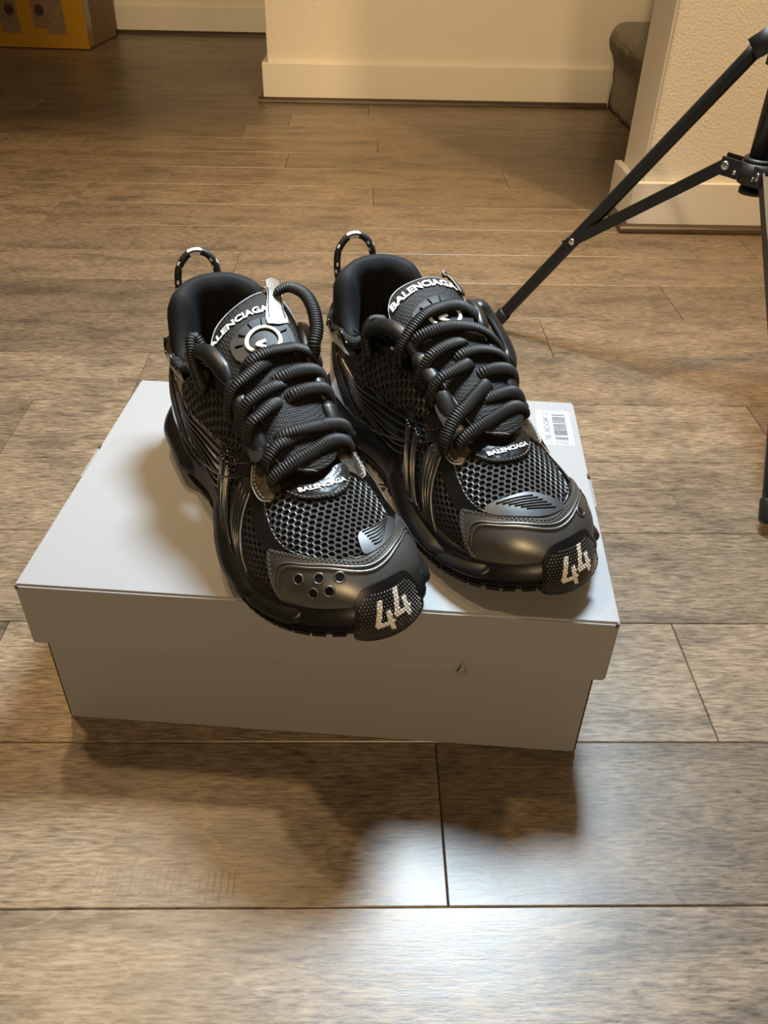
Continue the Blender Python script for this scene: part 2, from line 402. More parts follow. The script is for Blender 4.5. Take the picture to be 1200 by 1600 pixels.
# ------------------------------------------------------------------ taped carton by the far wall
new_mat('cardboard', (0.30, 0.205, 0.125), 0.7); add_noise_bump(MATS['cardboard'], 60, 0.1, 0.001, 3, None, (0.24, 0.16, 0.095))
new_mat('yellow_tape', (0.56, 0.29, 0.020), 0.22, coat=0.4); add_noise_bump(MATS['yellow_tape'], 30, 0.35, 0.003, 2)
new_mat('carton_ink', (0.06, 0.035, 0.02), 0.6)
new_mat('clear_tape', (0.34, 0.26, 0.15), 0.2)
def carton():
    root = empty('cardboard_carton', (-1.26, 3.47, 0), math.radians(-3.5))
    bx('body', 'cardboard', -.30, .305, -.145, .175, 0.0, .42, .006, 2, root)
    y = -.1465
    bx('tape_strip', 'yellow_tape', -.303, .3062, y - .0008, y + .0015, .004, .046, .0, 1, root)      # along the bottom edge
    bx('tape_strip', 'yellow_tape', .235, .3058, y - .0011, y + .0015, .02, .42, .0, 1, root)
    bx('tape_strip', 'yellow_tape', .075, .125, y - .0014, y + .0015, .04, .42, .0, 1, root)
    bx('tape_strip', 'yellow_tape', -.04, .01, y - .0014, y + .0015, .03, .42, .0, 1, root)
    bx('tape_strip', 'yellow_tape', .100, .168, y - .0017, y + .0015, .046, .062, .0, 1, root)
    bx('tape_strip', 'clear_tape', .3046, .3066, -.140, -.09, .01, .42, .0, 1, root)
    # printed marks: two fragile-style symbols
    for cx in (.048, .152):
        V = [(cx, y - .0004, .118)] + [(cx + .016 * math.cos(a), y - .0004, .118 + .017 * math.sin(a)) for a in np.linspace(0, 2 * math.pi, 15)[:-1]]
        F = [(0, 1 + i, 1 + (i + 1) % 14) for i in range(14)]
        mesh_obj('printed_mark', V, F, 'carton_ink', root, False)
        mesh_obj('printed_mark', [(cx - .03, y - .0004, .156), (cx + .03, y - .0004, .156), (cx + .03, y - .0004, .168), (cx - .03, y - .0004, .168)], [(0, 1, 2, 3)], 'carton_ink', root, False)
    return root
tag(carton(), 'brown cardboard carton sealed with yellow tape by the far wall', 'box')

# ------------------------------------------------------------------ light stand
new_mat('black_metal', (0.010, 0.010, 0.010), 0.38, spec=0.5)
new_mat('black_plastic', (0.012, 0.012, 0.012), 0.5)
new_mat('rivet_steel', (0.72, 0.70, 0.66), 0.25, metal=1.0)
def cyl(p0, p1, r, n=20, r1=None):
    p0, p1 = np.array(p0, float), np.array(p1, float)
    path = np.linspace(p0, p1, 2)
    return tube(path, r, r, n, taper=[1.0, (r1 or r) / r])
def bar(p0, p1, w, h, up):
    """rectangular bar from p0 to p1"""
    p0, p1, up = (np.array(v, float) for v in (p0, p1, up)); T = p1 - p0; T /= np.linalg.norm(T)
    s = np.cross(T, up); s /= np.linalg.norm(s); u = np.cross(s, T)
    V = []; 
    for p in (p0, p1):
        for a, b in ((-1, -1), (1, -1), (1, 1), (-1, 1)): V.append(p + s * a * w / 2 + u * b * h / 2)
    return V, [(0, 3, 2, 1), (4, 5, 6, 7), (0, 1, 5, 4), (1, 2, 6, 5), (2, 3, 7, 6), (3, 0, 4, 7)]
def disc_rivet(p, n, r, th):
    n = np.array(n, float); n /= np.linalg.norm(n)
    path = [p, p + n * th * .6, p + n * th]
    return tube(path, r, r, 16, taper=[1, 1, .55])
def light_stand():
    PX, PY = 0.4272, 0.937
    root = empty('light_stand', (PX, PY, 0))
    v, f = cyl((0, 0, .248), (0, 0, .95), .0135, 28); mesh_obj('pole', v, f, 'black_metal', root)
    v, f = cyl((0, 0, .95), (0, 0, 1.30), .0110, 24); mesh_obj('upper_pole', v, f, 'black_metal', root)
    v, f = merge([cyl((0, 0, .925), (0, 0, .965), .019, 24), cyl((.018, 0, .945), (.045, 0, .945), .004, 12), cyl((.045, 0, .945), (.058, 0, .945), .013, 12)]); mesh_obj('clamp_knob', v, f, 'black_plastic', root)
    def collar(name, z, r, h):
        v, f = merge([cyl((0, 0, z - h / 2), (0, 0, z + h / 2), r, 28)]); return mesh_obj(name, v, f, 'black_plastic', root)
    top = collar('top_collar', .392, .022, .040); hub = collar('lower_collar', .268, .0195, .022)
    v, f = cyl((0, 0, .279), (0, 0, .283), .0180, 28); mesh_obj('collar_washer', v, f, 'black_plastic', root)
    v, f = cyl((0, 0, .246), (0, 0, .252), .0150, 28); mesh_obj('end_cap', v, f, 'black_plastic', root)
    th = 2.535
    for k in range(3):
        a = th + k * 2 * math.pi / 3; u = np.array([math.cos(a), math.sin(a), 0]); s = np.array([-math.sin(a), math.cos(a), 0])
        Fp = u * .2909 + [0, 0, .014]; Tp = u * .030 + [0, 0, .3897]; Hp = u * .0335 + [0, 0, .2718]
        J = Fp + (Tp - Fp) * .3664
        d = (Tp - Fp) / np.linalg.norm(Tp - Fp)
        # leg: oval tube
        v, f = tube(np.linspace(Fp + d * .004, Tp, 24), .0080, .0060, 18, up=s); leg = mesh_obj('leg', v, f, 'black_metal', root)
        v, f = merge([tube([Fp - d * .004, Fp, Fp + d * .020, Fp + d * .022], .0098, .0080, 18, up=s, taper=[.7, 1, 1, .9])]); mesh_obj('rubber_foot', v, f, 'black_plastic', leg)
        # top bracket (two cheeks)
        v, f = merge([bar(u * .016 + [0, 0, .400] + s * q, Tp + u * .006 + s * q - [0, 0, .006], .003, .022, (0, 0, 1)) for q in (-.0095, .0095)]); mesh_obj('leg_bracket', v, f, 'black_plastic', root)
        # lower brace: two flat straps either side of the leg, shown as a channel
        v, f = merge([bar(J - (Hp - J) * .06, Hp, .003, .0125, np.cross(Hp - J, s)) if False else bar(J - (Hp - J) * .06 + s * q, Hp + s * q, .0022, .0125, u * .5 + np.array([0, 0, 1])) for q in (-.0072, .0072)]
                     + [bar(J + (Hp - J) * .06, Hp, .0144, .003, u * .5 + np.array([0, 0, 1]))]); br = mesh_obj('brace', v, f, 'black_metal', root, False)
        # hub lug
        v, f = merge([bar(u * .012 + [0, 0, .268] + s * q, Hp + u * .006 + s * q - [0, 0, .0005], .0022, .019, (0, 0, 1)) for q in (-.0098, .0098)]); mesh_obj('hub_lug', v, f, 'black_plastic', root, False)
        for p, r, q in ((J, .0042, .0085), (Hp, .0047, .0112), (u * .022 + np.array([0, 0, .266]), .0022, .0112)):
            for e in (1, -1):
                v, f = disc_rivet(p + s * q * e, s * e, r, .0016); mesh_obj('rivet', v, f, 'rivet_steel', root)
    return root
tag(light_stand(), 'black metal light stand with folding tripod legs beside the right wall', 'light stand')

# ------------------------------------------------------------------ shoe box
LIDZ, BL, BW, BH = 0.1429, 0.3959, 0.2802, 0.0538
BYAW = -0.08631523834603348
new_mat('box_card', (0.305, 0.305, 0.315), 0.42, spec=0.4); add_noise_bump(MATS['box_card'], 900, 0.06, 0.0004, 2)
new_mat('raw_card', (0.10, 0.062, 0.035), 0.9)
new_mat('sticker', (0.80, 0.82, 0.84), 0.4)
new_mat('barcode_ink', (0.07, 0.08, 0.09), 0.6)
new_mat('black_print', (0.006, 0.006, 0.006), 0.5)
def text_shape(s, size, bold=0.0, align='CENTER', space=1.0):
    cu = bpy.data.curves.new('lettering', 'FONT'); cu.body = s; cu.size = size; cu.align_x = align; cu.offset = bold * size; cu.space_character = space; cu.resolution_u = 3
    o = bpy.data.objects.new('lettering', cu); COL.objects.link(o)
    bpy.context.view_layer.update()
    me = bpy.data.meshes.new_from_object(o.evaluated_get(bpy.context.evaluated_depsgraph_get()))
    V = [tuple(v.co) for v in me.vertices]; F = [tuple(p.vertices) for p in me.polygons]
    bpy.data.objects.remove(o); bpy.data.curves.remove(cu); bpy.data.meshes.remove(me)
    return np.array(V), F
def shoe_box():
    root = empty('shoe_box', (-0.2297, 0.4082, 0), BYAW)
    T = .0018; ins = .0072
    # body: open tray of four walls and a bottom
    bm = bmesh.new()
    x0, x1, y0, y1 = ins, BL - ins, ins, BW - ins; hb = LIDZ - .004
    box_bm(x0, x1, y0, y1, 0.0005, .003, 0, 1, bm)
    box_bm(x0, x1, y0, y0 + T, .003, hb, 0, 1, bm); box_bm(x0, x1, y1 - T, y1, .003, hb, 0, 1, bm)
    box_bm(x0, x0 + T, y0 + T, y1 - T, .003, hb, 0, 1, bm); box_bm(x1 - T, x1, y0 + T, y1 - T, .003, hb, 0, 1, bm)
    body = bm_obj('body', bm, 'box_card', root)
    for xx in (x0 - .0012, x1 + .0002):          # glued side flap, raw board showing at its front edge
        bm_obj('side_flap', box_bm(xx, xx + .0010, y0 + .0030, y1 - .004, .002, hb - .01, 0), 'box_card', root)
        bm_obj('raw_board_edge', box_bm(xx - .0002, xx + .0012, y0 + .0004, y0 + .0030, .002, hb - .01, 0), 'raw_card', root)
    # lid: rounded top sheet and skirt
    bm = bmesh.new()
    b2 = box_bm(0, BL, 0, BW, LIDZ - BH, LIDZ, 0)
    bmesh.ops.delete(b2, geom=[f for f in b2.faces if f.normal.z < -0.5], context='FACES')
    top = [e for e in b2.edges if all(v.co.z > LIDZ - .001 for v in e.verts)]; vert = [e for e in b2.edges if abs(e.verts[0].co.z - e.verts[1].co.z) > .01]
    bmesh.ops.bevel(b2, geom=top + vert, offset=.0016, segments=3, affect='EDGES')
    bmesh.ops.subdivide_edges(b2, edges=[e for e in b2.edges if e.calc_length() > .2], cuts=12, use_grid_fill=True)
    for v in b2.verts:      # slight bow of the skirt's lower edge and sag of the top
        if v.co.z < LIDZ - .04: v.co.y += .0012 * math.sin(v.co.x / BL * math.pi) * (-1 if v.co.y < BW / 2 else 1)
    lid = bm_obj('lid', b2, 'box_card', root)
    so = lid.modifiers.new('thick', 'SOLIDIFY'); so.thickness = .0014; so.offset = -1
    # little corner slots of the folded skirt
    for (xa, ya, yb) in ((-.0011, .126, .166), (BL + .0002, .125, .160)):
        bm_obj('lid_tab', box_bm(xa, xa + .0009, ya, yb, LIDZ - BH + .003, LIDZ - .0012, 0), 'box_card', lid)
    bm_obj('lid_slot', box_bm(-.0008, .0012, .166, .169, LIDZ - .004, LIDZ + .0002, 0), 'raw_card', lid)
    bm_obj('lid_slot', box_bm(BL - .0012, BL + .0008, .163, .167, LIDZ - .004, LIDZ + .0002, 0), 'raw_card', lid)
    for c in (0.0008, BL - .0028): bm_obj('lid_slot', box_bm(c, c + .0018, -.0005, .0014, LIDZ - .0035, LIDZ - .0004, 0), 'raw_card', lid)
    # torn nick on the skirt's lower edge
    V = [(.293, -.0030, LIDZ - BH - .001), (.304, -.0034, LIDZ - BH + .0005), (.300, -.0052, LIDZ - BH + .006), (.2985, -.0022, LIDZ - BH + .010), (.2965, -.0044, LIDZ - BH + .005)]
    mesh_obj('torn_nick', V, [(0, 1, 2, 4), (4, 2, 3)], 'box_card', lid, False)
    # printed name on the lid
    V, F = text_shape('BALENCIAGA', .0128, .03, space=1.15)
    w = V[:, 0].max() - V[:, 0].min()
    V = [(BL * .5 + x * .1 / w, .1280 + y, LIDZ + .00015) for x, y, z in V]
    mesh_obj('printed_name', V, F, 'black_print', lid, False)
    # barcode sticker, turned a quarter
    sx0, sx1, sy0, sy1 = .3605, .3895, .2075, .2625
    bm_obj('barcode_sticker', box_bm(sx0, sx1, sy0, sy1, LIDZ, LIDZ + .00025, 0), 'sticker', lid)
    V = []; F = []; yy = sy0 + .0015; r2 = random.Random(5)
    while yy < sy1 - .004:
        h = r2.choice([.0004, .0004, .0008, .0012]); k = len(V)
        V += [(sx0 + .0135, yy, LIDZ + .0004), (sx1 - .004, yy, LIDZ + .0004), (sx1 - .004, yy + h, LIDZ + .0004), (sx0 + .0135, yy + h, LIDZ + .0004)]; F.append((k, k + 1, k + 2, k + 3))
        yy += h + r2.choice([.0004, .0006, .0009])
    o = mesh_obj('barcode_bars', V, F, 'barcode_ink', lid, False); o['kind'] = 'stuff'
    V, F = text_shape('2700010002620847 23', .0058, .01, 'LEFT')
    wl = V[:, 0].max(); k = (sy1 - sy0 - .005) / wl
    V = [(sx0 + .0105 - y * 1.25, sy0 + .002 + x * k, LIDZ + .0004) for x, y, z in V]
    mesh_obj('barcode_digits', V, F, 'barcode_ink', lid, False)
    return root
tag(shoe_box(), 'pale grey cardboard shoe box lying closed on the wooden floor', 'shoe box')
# ------------------------------------------------------------------ shoe materials
new_mat('outsole_rubber', (0.008, 0.008, 0.009), 0.50, spec=0.3)
new_mat('midsole_foam', (0.008, 0.008, 0.009), 0.36, spec=0.4); add_noise_bump(MATS['midsole_foam'], 700, 0.08, 0.0004, 2)
new_mat('mesh_backing', (0.004, 0.004, 0.005), 0.85, spec=0.2)
new_mat('mesh_net', (0.045, 0.047, 0.052), 0.42, spec=0.5)
new_mat('side_net', (0.016, 0.016, 0.018), 0.45, spec=0.5)
new_mat('patent', (0.006, 0.006, 0.006), 0.10, coat=0.5, spec=0.6); add_noise_bump(MATS['patent'], 90, 0.12, 0.0012, 2)
new_mat('patch_gloss', (0.008, 0.008, 0.008), 0.30, spec=0.35); add_noise_bump(MATS['patch_gloss'], 240, 0.35, 0.0012, 2)
new_mat('patent_line', (0.012, 0.0115, 0.011), 0.16, spec=0.7)
new_mat('toe_leather', (0.150, 0.147, 0.143), 0.37, metal=0.75, spec=0.5); add_noise_bump(MATS['toe_leather'], 1500, 0.10, 0.0004, 2)
new_mat('toe_ridge', (0.055, 0.052, 0.048), 0.36, metal=0.6)
new_mat('satin_webbing', (0.009, 0.009, 0.010), 0.40, spec=0.4); add_noise_bump(MATS['satin_webbing'], 1600, 0.12, 0.0004, 2)
new_mat('lace_cord', (0.010, 0.0102, 0.011), 0.52, spec=0.32)
new_mat('lining', (0.005, 0.005, 0.006), 0.75, spec=0.25); add_noise_bump(MATS['lining'], 1400, 0.25, 0.0006, 2)
new_mat('terry', (0.014, 0.015, 0.017), 0.9); add_noise_bump(MATS['terry'], 900, 0.8, 0.002, 3)
new_mat('silver_leather', (0.46, 0.45, 0.43), 0.34, metal=0.8); add_noise_bump(MATS['silver_leather'], 500, 0.12, 0.0006, 2)
new_mat('bronze_leather', (0.20, 0.165, 0.125), 0.36, metal=0.8); add_noise_bump(MATS['bronze_leather'], 260, 0.35, 0.0010, 3, None, (0.08, 0.07, 0.06))
new_mat('white_print', (0.78, 0.77, 0.75), 0.5)
new_mat('raw_edge', (0.30, 0.295, 0.285), 0.5)
new_mat('thread', (0.10, 0.098, 0.092), 0.45)
new_mat('bumper_rubber', (0.008, 0.008, 0.009), 0.30)
new_mat('reflective_dot', (0.085, 0.083, 0.080), 0.28, spec=0.7)
new_mat('white_dot', (0.86, 0.84, 0.81), 0.45)
new_mat('ridged_panel', (0.030, 0.031, 0.034), 0.38)
new_mat('emblem_black', (0.008, 0.008, 0.009), 0.50, spec=0.25)
m = new_mat('tongue_mesh', (0.014, 0.014, 0.015), 0.60, spec=0.3)
tc = nd(m, 'ShaderNodeTexCoord'); vo = nd(m, 'ShaderNodeTexVoronoi'); vo.inputs['Scale'].default_value = 620; vo.inputs['Randomness'].default_value = 0.15
lk(m, tc.outputs['Object'], vo.inputs['Vector'])
cr = nd(m, 'ShaderNodeValToRGB'); lk(m, vo.outputs['Distance'], cr.inputs[0])
cr.color_ramp.elements[0].position = .25; cr.color_ramp.elements[0].color = (0.018, 0.018, 0.019, 1); cr.color_ramp.elements[1].position = .42; cr.color_ramp.elements[1].color = (0.006, 0.006, 0.006, 1)
lk(m, cr.outputs[0], bsdf(m).inputs['Base Color'])
bp = nd(m, 'ShaderNodeBump', invert=True); bp.inputs['Strength'].default_value = 0.8; bp.inputs['Distance'].default_value = 0.0008; lk(m, vo.outputs['Distance'], bp.inputs['Height']); lk(m, bp.outputs[0], bsdf(m).inputs['Normal'])

ARC = 0.070        # metres of surface per unit of t, used to lay out flat patterns
class Shoe:
    def __init__(self, name, pose, sg):
        self.F = Form(1, 1.0 if sg > 0 else -0.45); self.sg = sg
        self.root = empty(name, (pose[0], pose[1], LIDZ + .0012), pose[2] - math.pi / 2)
    # ---- generic builders on the upper surface
    def panel(self, name, outline, h, mat, parent=None, th=.0012, n=6, step=.004, smooth_outline=True, mapper=None, dome=0.0):
        mp = mapper or (lambda u, v, hh: self.F.P(u, v / ARC, hh))
        pts = np.array(outline, float)
        if mapper is None: pts = pts * [1, ARC]
        if smooth_outline: pts = catmull(pts, n, True)
        pts, _ = resample(np.vstack([pts, pts[:1]]), step * .45); pts = pts[:-1]
        lo, hi = pts.min(0), pts.max(0); inner = []
        nxt = np.roll(pts, -1, 0)
        for a in np.arange(lo[0], hi[0], step):
            for b in np.arange(lo[1], hi[1], step):
                d = np.min((pts[:, 0] - a) ** 2 + (pts[:, 1] - b) ** 2)
                if d < (step * .5) ** 2: continue
                c = ((pts[:, 1] > b) != (nxt[:, 1] > b)) & (a < (nxt[:, 0] - pts[:, 0]) * (b - pts[:, 1]) / (nxt[:, 1] - pts[:, 1] + 1e-12) + pts[:, 0])
                if c.sum() % 2: inner.append((a, b))
        co = [Vector(p) for p in pts] + [Vector(p) for p in inner]; m = len(pts)
        vs, es, fs, ov, oe, of = geometry.delaunay_2d_cdt(co, [(i, (i + 1) % m) for i in range(m)], [], 1, 1e-7)
        V = []; nv = len(vs)
        for v in vs:
            k = h
            if dome:
                d = math.sqrt(np.min((pts[:, 0] - v.x) ** 2 + (pts[:, 1] - v.y) ** 2)); k += dome * (1 - math.exp(-d / .004))
            V.append(mp(v.x, v.y, k))
        # rim: boundary edges go down by th
        cnt = {}
        for f in fs:
            for i in range(len(f)):
                e = (f[i], f[(i + 1) % len(f)]); cnt[e] = cnt.get(e, 0) + 1
        F_ = [tuple(f) for f in fs]
        low = {}
        for (a, b) in list(cnt):
            if (b, a) not in cnt:
                for q in (a, b):
                    if q not in low:
                        low[q] = len(V); V.append(mp(vs[q].x, vs[q].y, h - th))
                F_.append((b, a, low[a], low[b]))
        # orientation: outward
        o = mesh_obj(name, V, F_, mat, parent or self.root)
        bm = bmesh.new(); bm.from_mesh(o.data)
        bmesh.ops.recalc_face_normals(bm, faces=bm.faces)
        c = np.mean(np.array(V), 0)
        s = sum((f.normal.dot(f.calc_center_median() - Vector((0.15, 0, 0.03)))) * f.calc_area() for f in bm.faces)
        if s < 0: bmesh.ops.reverse_faces(bm, faces=bm.faces)
        bm.to_mesh(o.data); bm.free()
        es_ = o.modifiers.new('edges', 'EDGE_SPLIT'); es_.split_angle = math.radians(50)
        return o
    def path(self, pts, step=.0012, mapper=None, n=10):
        """smooth path of (x, t, h) control points -> 3-D points and normals"""
        c = catmull(np.array([(*p, 0.0)[:3] if len(p) == 2 else p for p in pts], float), n)
        mp = mapper or (lambda u, v, hh: self.F.P(u, v, hh))
        P3 = np.array([mp(*q) for q in c]); NN = np.array([(mp(q[0], q[1], q[2] + .001) - mp(q[0], q[1], q[2])) for q in c])
        P3b, s = resample(np.hstack([P3, NN]), step)
        N = P3b[:, 3:]; N = N / (np.linalg.norm(N, axis=1)[:, None] + 1e-12)
        return P3b[:, :3], N
    def ridge(self, name, pts, mat, ra=.0007, rb=.0006, parent=None, mapper=None, nseg=6, step=.0025):
        p, N = self.path(pts, step, mapper); v, f = tube(p, ra, rb, nseg, up=N)
        return mesh_obj(name, v, f, mat, parent or self.root)
    def stitches(self, name, pts, mat='thread', dash=.0017, gap=.0011, r=.00042, parent=None, mapper=None):
        p, N = self.path(pts, .0004, mapper); L = []
        per = int((dash + gap) / .0004); dl = int(dash / .0004)
        for i in range(0, len(p) - dl, per):
            q = p[i:i + dl + 1:max(1, dl // 2)]; u = N[i:i + dl + 1:max(1, dl // 2)]
            L.append(tube(q, r, r, 4, up=u))
        v, f = merge(L); o = mesh_obj(name, v, f, mat, parent or self.root, False); o['kind'] = 'stuff'
        return o
    def lace(self, pts, ra=.0051, rb=.0029, name='lace', mat='lace_cord', rib=(.0019, .22), raw=False, step=.00042, nseg=14, up=None, parent=None):
        if raw:
            c = catmull(np.array(pts, float), 14); p, _ = resample(c, step); N = up if up is not None else None
        else: p, N = self.path(pts, step)
        n = len(p)
        if not raw and rib:      # woven cord lies a little crooked
            ph = random.uniform(0, 6.28); B_ = np.cross(np.gradient(p, axis=0), N); B_ /= np.linalg.norm(B_, axis=1)[:, None] + 1e-9
            N = N + B_ * (.30 * np.sin(np.linspace(0, 5, n) + ph))[:, None]
            p = p + B_ * (.0008 * np.sin(np.linspace(0, 7, n) + ph))[:, None]
        tp = np.ones(n); k = min(8, n // 4)
        tp[:k] = np.sqrt(np.linspace(.25, 1, k)); tp[-k:] = np.sqrt(np.linspace(1, .25, k))
        v, f = tube(p, ra, rb, nseg, up=N, rib=rib, taper=tp)
        return mesh_obj(name, v, f, mat, parent or self.root)
    def hexnet(self, name, inside, x0, x1, t0, t1, pitch, h, mat, wall=.16, depth=.0011, clip=None):
        """net of hexagonal cells: every cell is a ring with a hole, sloped inner wall"""
        V = []; F_ = []; dx = pitch * math.sqrt(3) / 2; i = 0; u = x0
        while u < x1:
            v = t0 * ARC + (pitch / 2 if i % 2 else 0)
            while v < t1 * ARC:
                if inside(u, v / ARC):
                    k = len(V); R0 = pitch / math.sqrt(3) * 1.0; R1 = R0 * (1 - wall * 1.9)
                    for j in range(6):
                        a = math.pi / 3 * j; ca, sa = math.cos(a), math.sin(a)
                        V.append(self.F.P(u + R0 * ca, (v + R0 * sa) / ARC, h)); 
                    for j in range(6):
                        a = math.pi / 3 * j; ca, sa = math.cos(a), math.sin(a)
                        V.append(self.F.P(u + R1 * 1.08 * ca, (v + R1 * 1.08 * sa) / ARC, h + depth * .25))
                    for j in range(6):
                        a = math.pi / 3 * j; ca, sa = math.cos(a), math.sin(a)
                        V.append(self.F.P(u + R1 * ca, (v + R1 * sa) / ARC, h - depth))
                    for j in range(6):
                        j2 = (j + 1) % 6
                        F_.append((k + j, k + j2, k + 6 + j2, k + 6 + j)); F_.append((k + 6 + j, k + 6 + j2, k + 12 + j2, k + 12 + j))
                v += pitch
            u += dx; i += 1
        if not F_: return None
        o = mesh_obj(name, V, F_, mat, self.root, False); o['kind'] = 'stuff'
        return o
    def text(self, name, s, size, mapper, mat='white_print', bold=.03, space=1.05, parent=None):
        V, F_ = text_shape(s, size, bold, space=space)
        # cut long triangles so that the lettering can follow the curve
        me = bpy.data.meshes.new('t'); me.from_pydata([tuple(v) for v in V], [], F_)
        bm = bmesh.new(); bm.from_mesh(me); bpy.data.meshes.remove(me)
        bmesh.ops.triangulate(bm, faces=bm.faces)
        bmesh.ops.subdivide_edges(bm, edges=[e for e in bm.edges if e.calc_length() > size * .35], cuts=1)
        bm.verts.index_update()
        V = [mapper(v.co.x, v.co.y) for v in bm.verts]; F_ = [tuple(v.index for v in f.verts) for f in bm.faces]; bm.free()
        return mesh_obj(name, V, F_, mat, parent or self.root, False)

def inpoly(poly):
    p = np.array(poly, float); q = np.roll(p, -1, 0)
    def f(a, b):
        c = ((p[:, 1] > b) != (q[:, 1] > b)) & (a < (q[:, 0] - p[:, 0]) * (b - p[:, 1]) / (q[:, 1] - p[:, 1] + 1e-12) + p[:, 0])
        return bool(c.sum() % 2)
    return f

def build_sole(S):
    F = S.F; o, N = F.outline(180); n = len(o); root = S.root
    def ring(prof_off, zf):
        return [(o[i][0] + N[i][0] * prof_off(o[i][0]), o[i][1] + N[i][1] * prof_off(o[i][0]), zf(o[i][0])) for i in range(n)]
    def loft(name, rings, mat, captop=True, capbot=True):
        V = [p for r in rings for p in r]; F_ = []
        for k in range(len(rings) - 1):
            for i in range(n):
                j = (i + 1) % n; F_.append((k * n + i, k * n + j, (k + 1) * n + j, (k + 1) * n + i))
        if capbot: F_.append(tuple(range(n - 1, -1, -1)))
        if captop: F_.append(tuple((len(rings) - 1) * n + i for i in range(n)))
        ob = mesh_obj(name, V, F_, mat, root)
        es = ob.modifiers.new('edges', 'EDGE_SPLIT'); es.split_angle = math.radians(40)
        return ob
    outs = loft('outsole', [ring(lambda x: -.003, lambda x: zsole(x) + .0022), ring(lambda x: .0005, lambda x: zsole(x) + .0026), ring(lambda x: .0012, lambda x: zsole(x) + .0060), ring(lambda x: -.001, lambda x: zsole(x) + .0075)], 'outsole_rubber')
    hb = lambda x: .0020 * math.exp(-((x - .05) / .06) ** 2)
    prof = [(0, -.003), (.08, .0005), (.22, .0015), (.45, .0), (.62, -.0020), (.80, -.0050), (.93, -.0085), (1.0, -.0125)]
    zb = lambda x: zsole(x) + .0070
    mids = loft('midsole', [ring(lambda x, d=d: d + hb(x) * (1 - fz), lambda x, fz=fz: zb(x) + (ztop(x) - zb(x)) * fz) for fz, d in prof], 'midsole_foam')
    # tread lugs along the rim
    per = np.r_[0, np.cumsum(np.linalg.norm(np.diff(np.vstack([o, o[:1]]), axis=0), axis=1))]; tot = per[-1]; s = .006
    while s < tot - .010:
        L = random.uniform(.0075, .0105); i0 = int(np.searchsorted(per, s)) % n; i1 = int(np.searchsorted(per, s + L)) % n
        V = []
        for i in (i0, i1):
            x, y = o[i]; nx, ny = N[i]; z = zsole(x)
            for d, zz in ((-.007, 0.0), (.0004, .0002), (.0022, .0046), (-.007, .0046)): V.append((x + nx * d, y + ny * d, z + zz))
        mesh_obj('tread_lug', V, [(0, 1, 2, 3), (7, 6, 5, 4), (0, 4, 5, 1), (1, 5, 6, 2), (2, 6, 7, 3), (3, 7, 4, 0)], 'outsole_rubber', outs, False)
        s += L + random.uniform(.0022, .0034)
    # sculpted pods on the side wall
    def idx(x, positive):
        c = [i for i in range(n) if (o[i][1] > F.yc(o[i][0])) == positive]
        return min(c, key=lambda i: abs(o[i][0] - x))
    def pod(name, xa, xb, positive, lo, hi, bulge, mat='midsole_foam', base=.0, skew=0.0):
        ia, ib = sorted((idx(xa, positive), idx(xb, positive))); m = ib - ia + 1; V = []; F_ = []; K = 9
        for q, i in enumerate(range(ia, ib + 1)):
            f = q / (m - 1); e = min(1, math.sin(math.pi * min(max(f, .0), 1)) * 2.2) ** .6
            x, y = o[i]; zB = zb(x); zT = ztop(x)
            fx = (x - xa) / (xb - xa)
            l0 = lo(fx) if callable(lo) else lo; h0 = hi(fx) if callable(hi) else hi
            for k in range(K):
                g = k / (K - 1); z = zB + (zT - zB) * (l0 + (h0 - l0) * g)
                fz = (z - zB) / (zT - zB); d = np.interp(fz, [p[0] for p in prof], [p[1] for p in prof]) + hb(x) * (1 - fz)
                d += -.002 + (base + .002 + bulge * math.sin(math.pi * g) ** .7) * e
                V.append((x + N[i][0] * d, y + N[i][1] * d, z))
        for q in range(m - 1):
            for k in range(K - 1): F_.append((q * K + k, (q + 1) * K + k, (q + 1) * K + k + 1, q * K + k + 1))
        return mesh_obj(name, V, F_, mat, mids)
    for pos in (False, True):
        pod('sole_pod', .150, .262, pos, lambda f: .10, lambda f: .62 + .2 * (1 - f) - .25 * max(0, f - .6), .0025 if pos else .0048)
        pod('sole_rail', .105, .285, pos, lambda f: .66 + .1 * (1 - f), lambda f: 1.0, .0030)
        pod('toe_wedge', .248, .292, pos, lambda f: .08, lambda f: .42 + .25 * f, .0036)
        pod('heel_pod', .012, .108, pos, lambda f: .05, lambda f: .78 - .35 * f, .0058)
        pod('heel_rail', .006, .120, pos, lambda f: .74 - .3 * f, lambda f: 1.0 - .3 * f, .0030, 'outsole_rubber')
    return mids

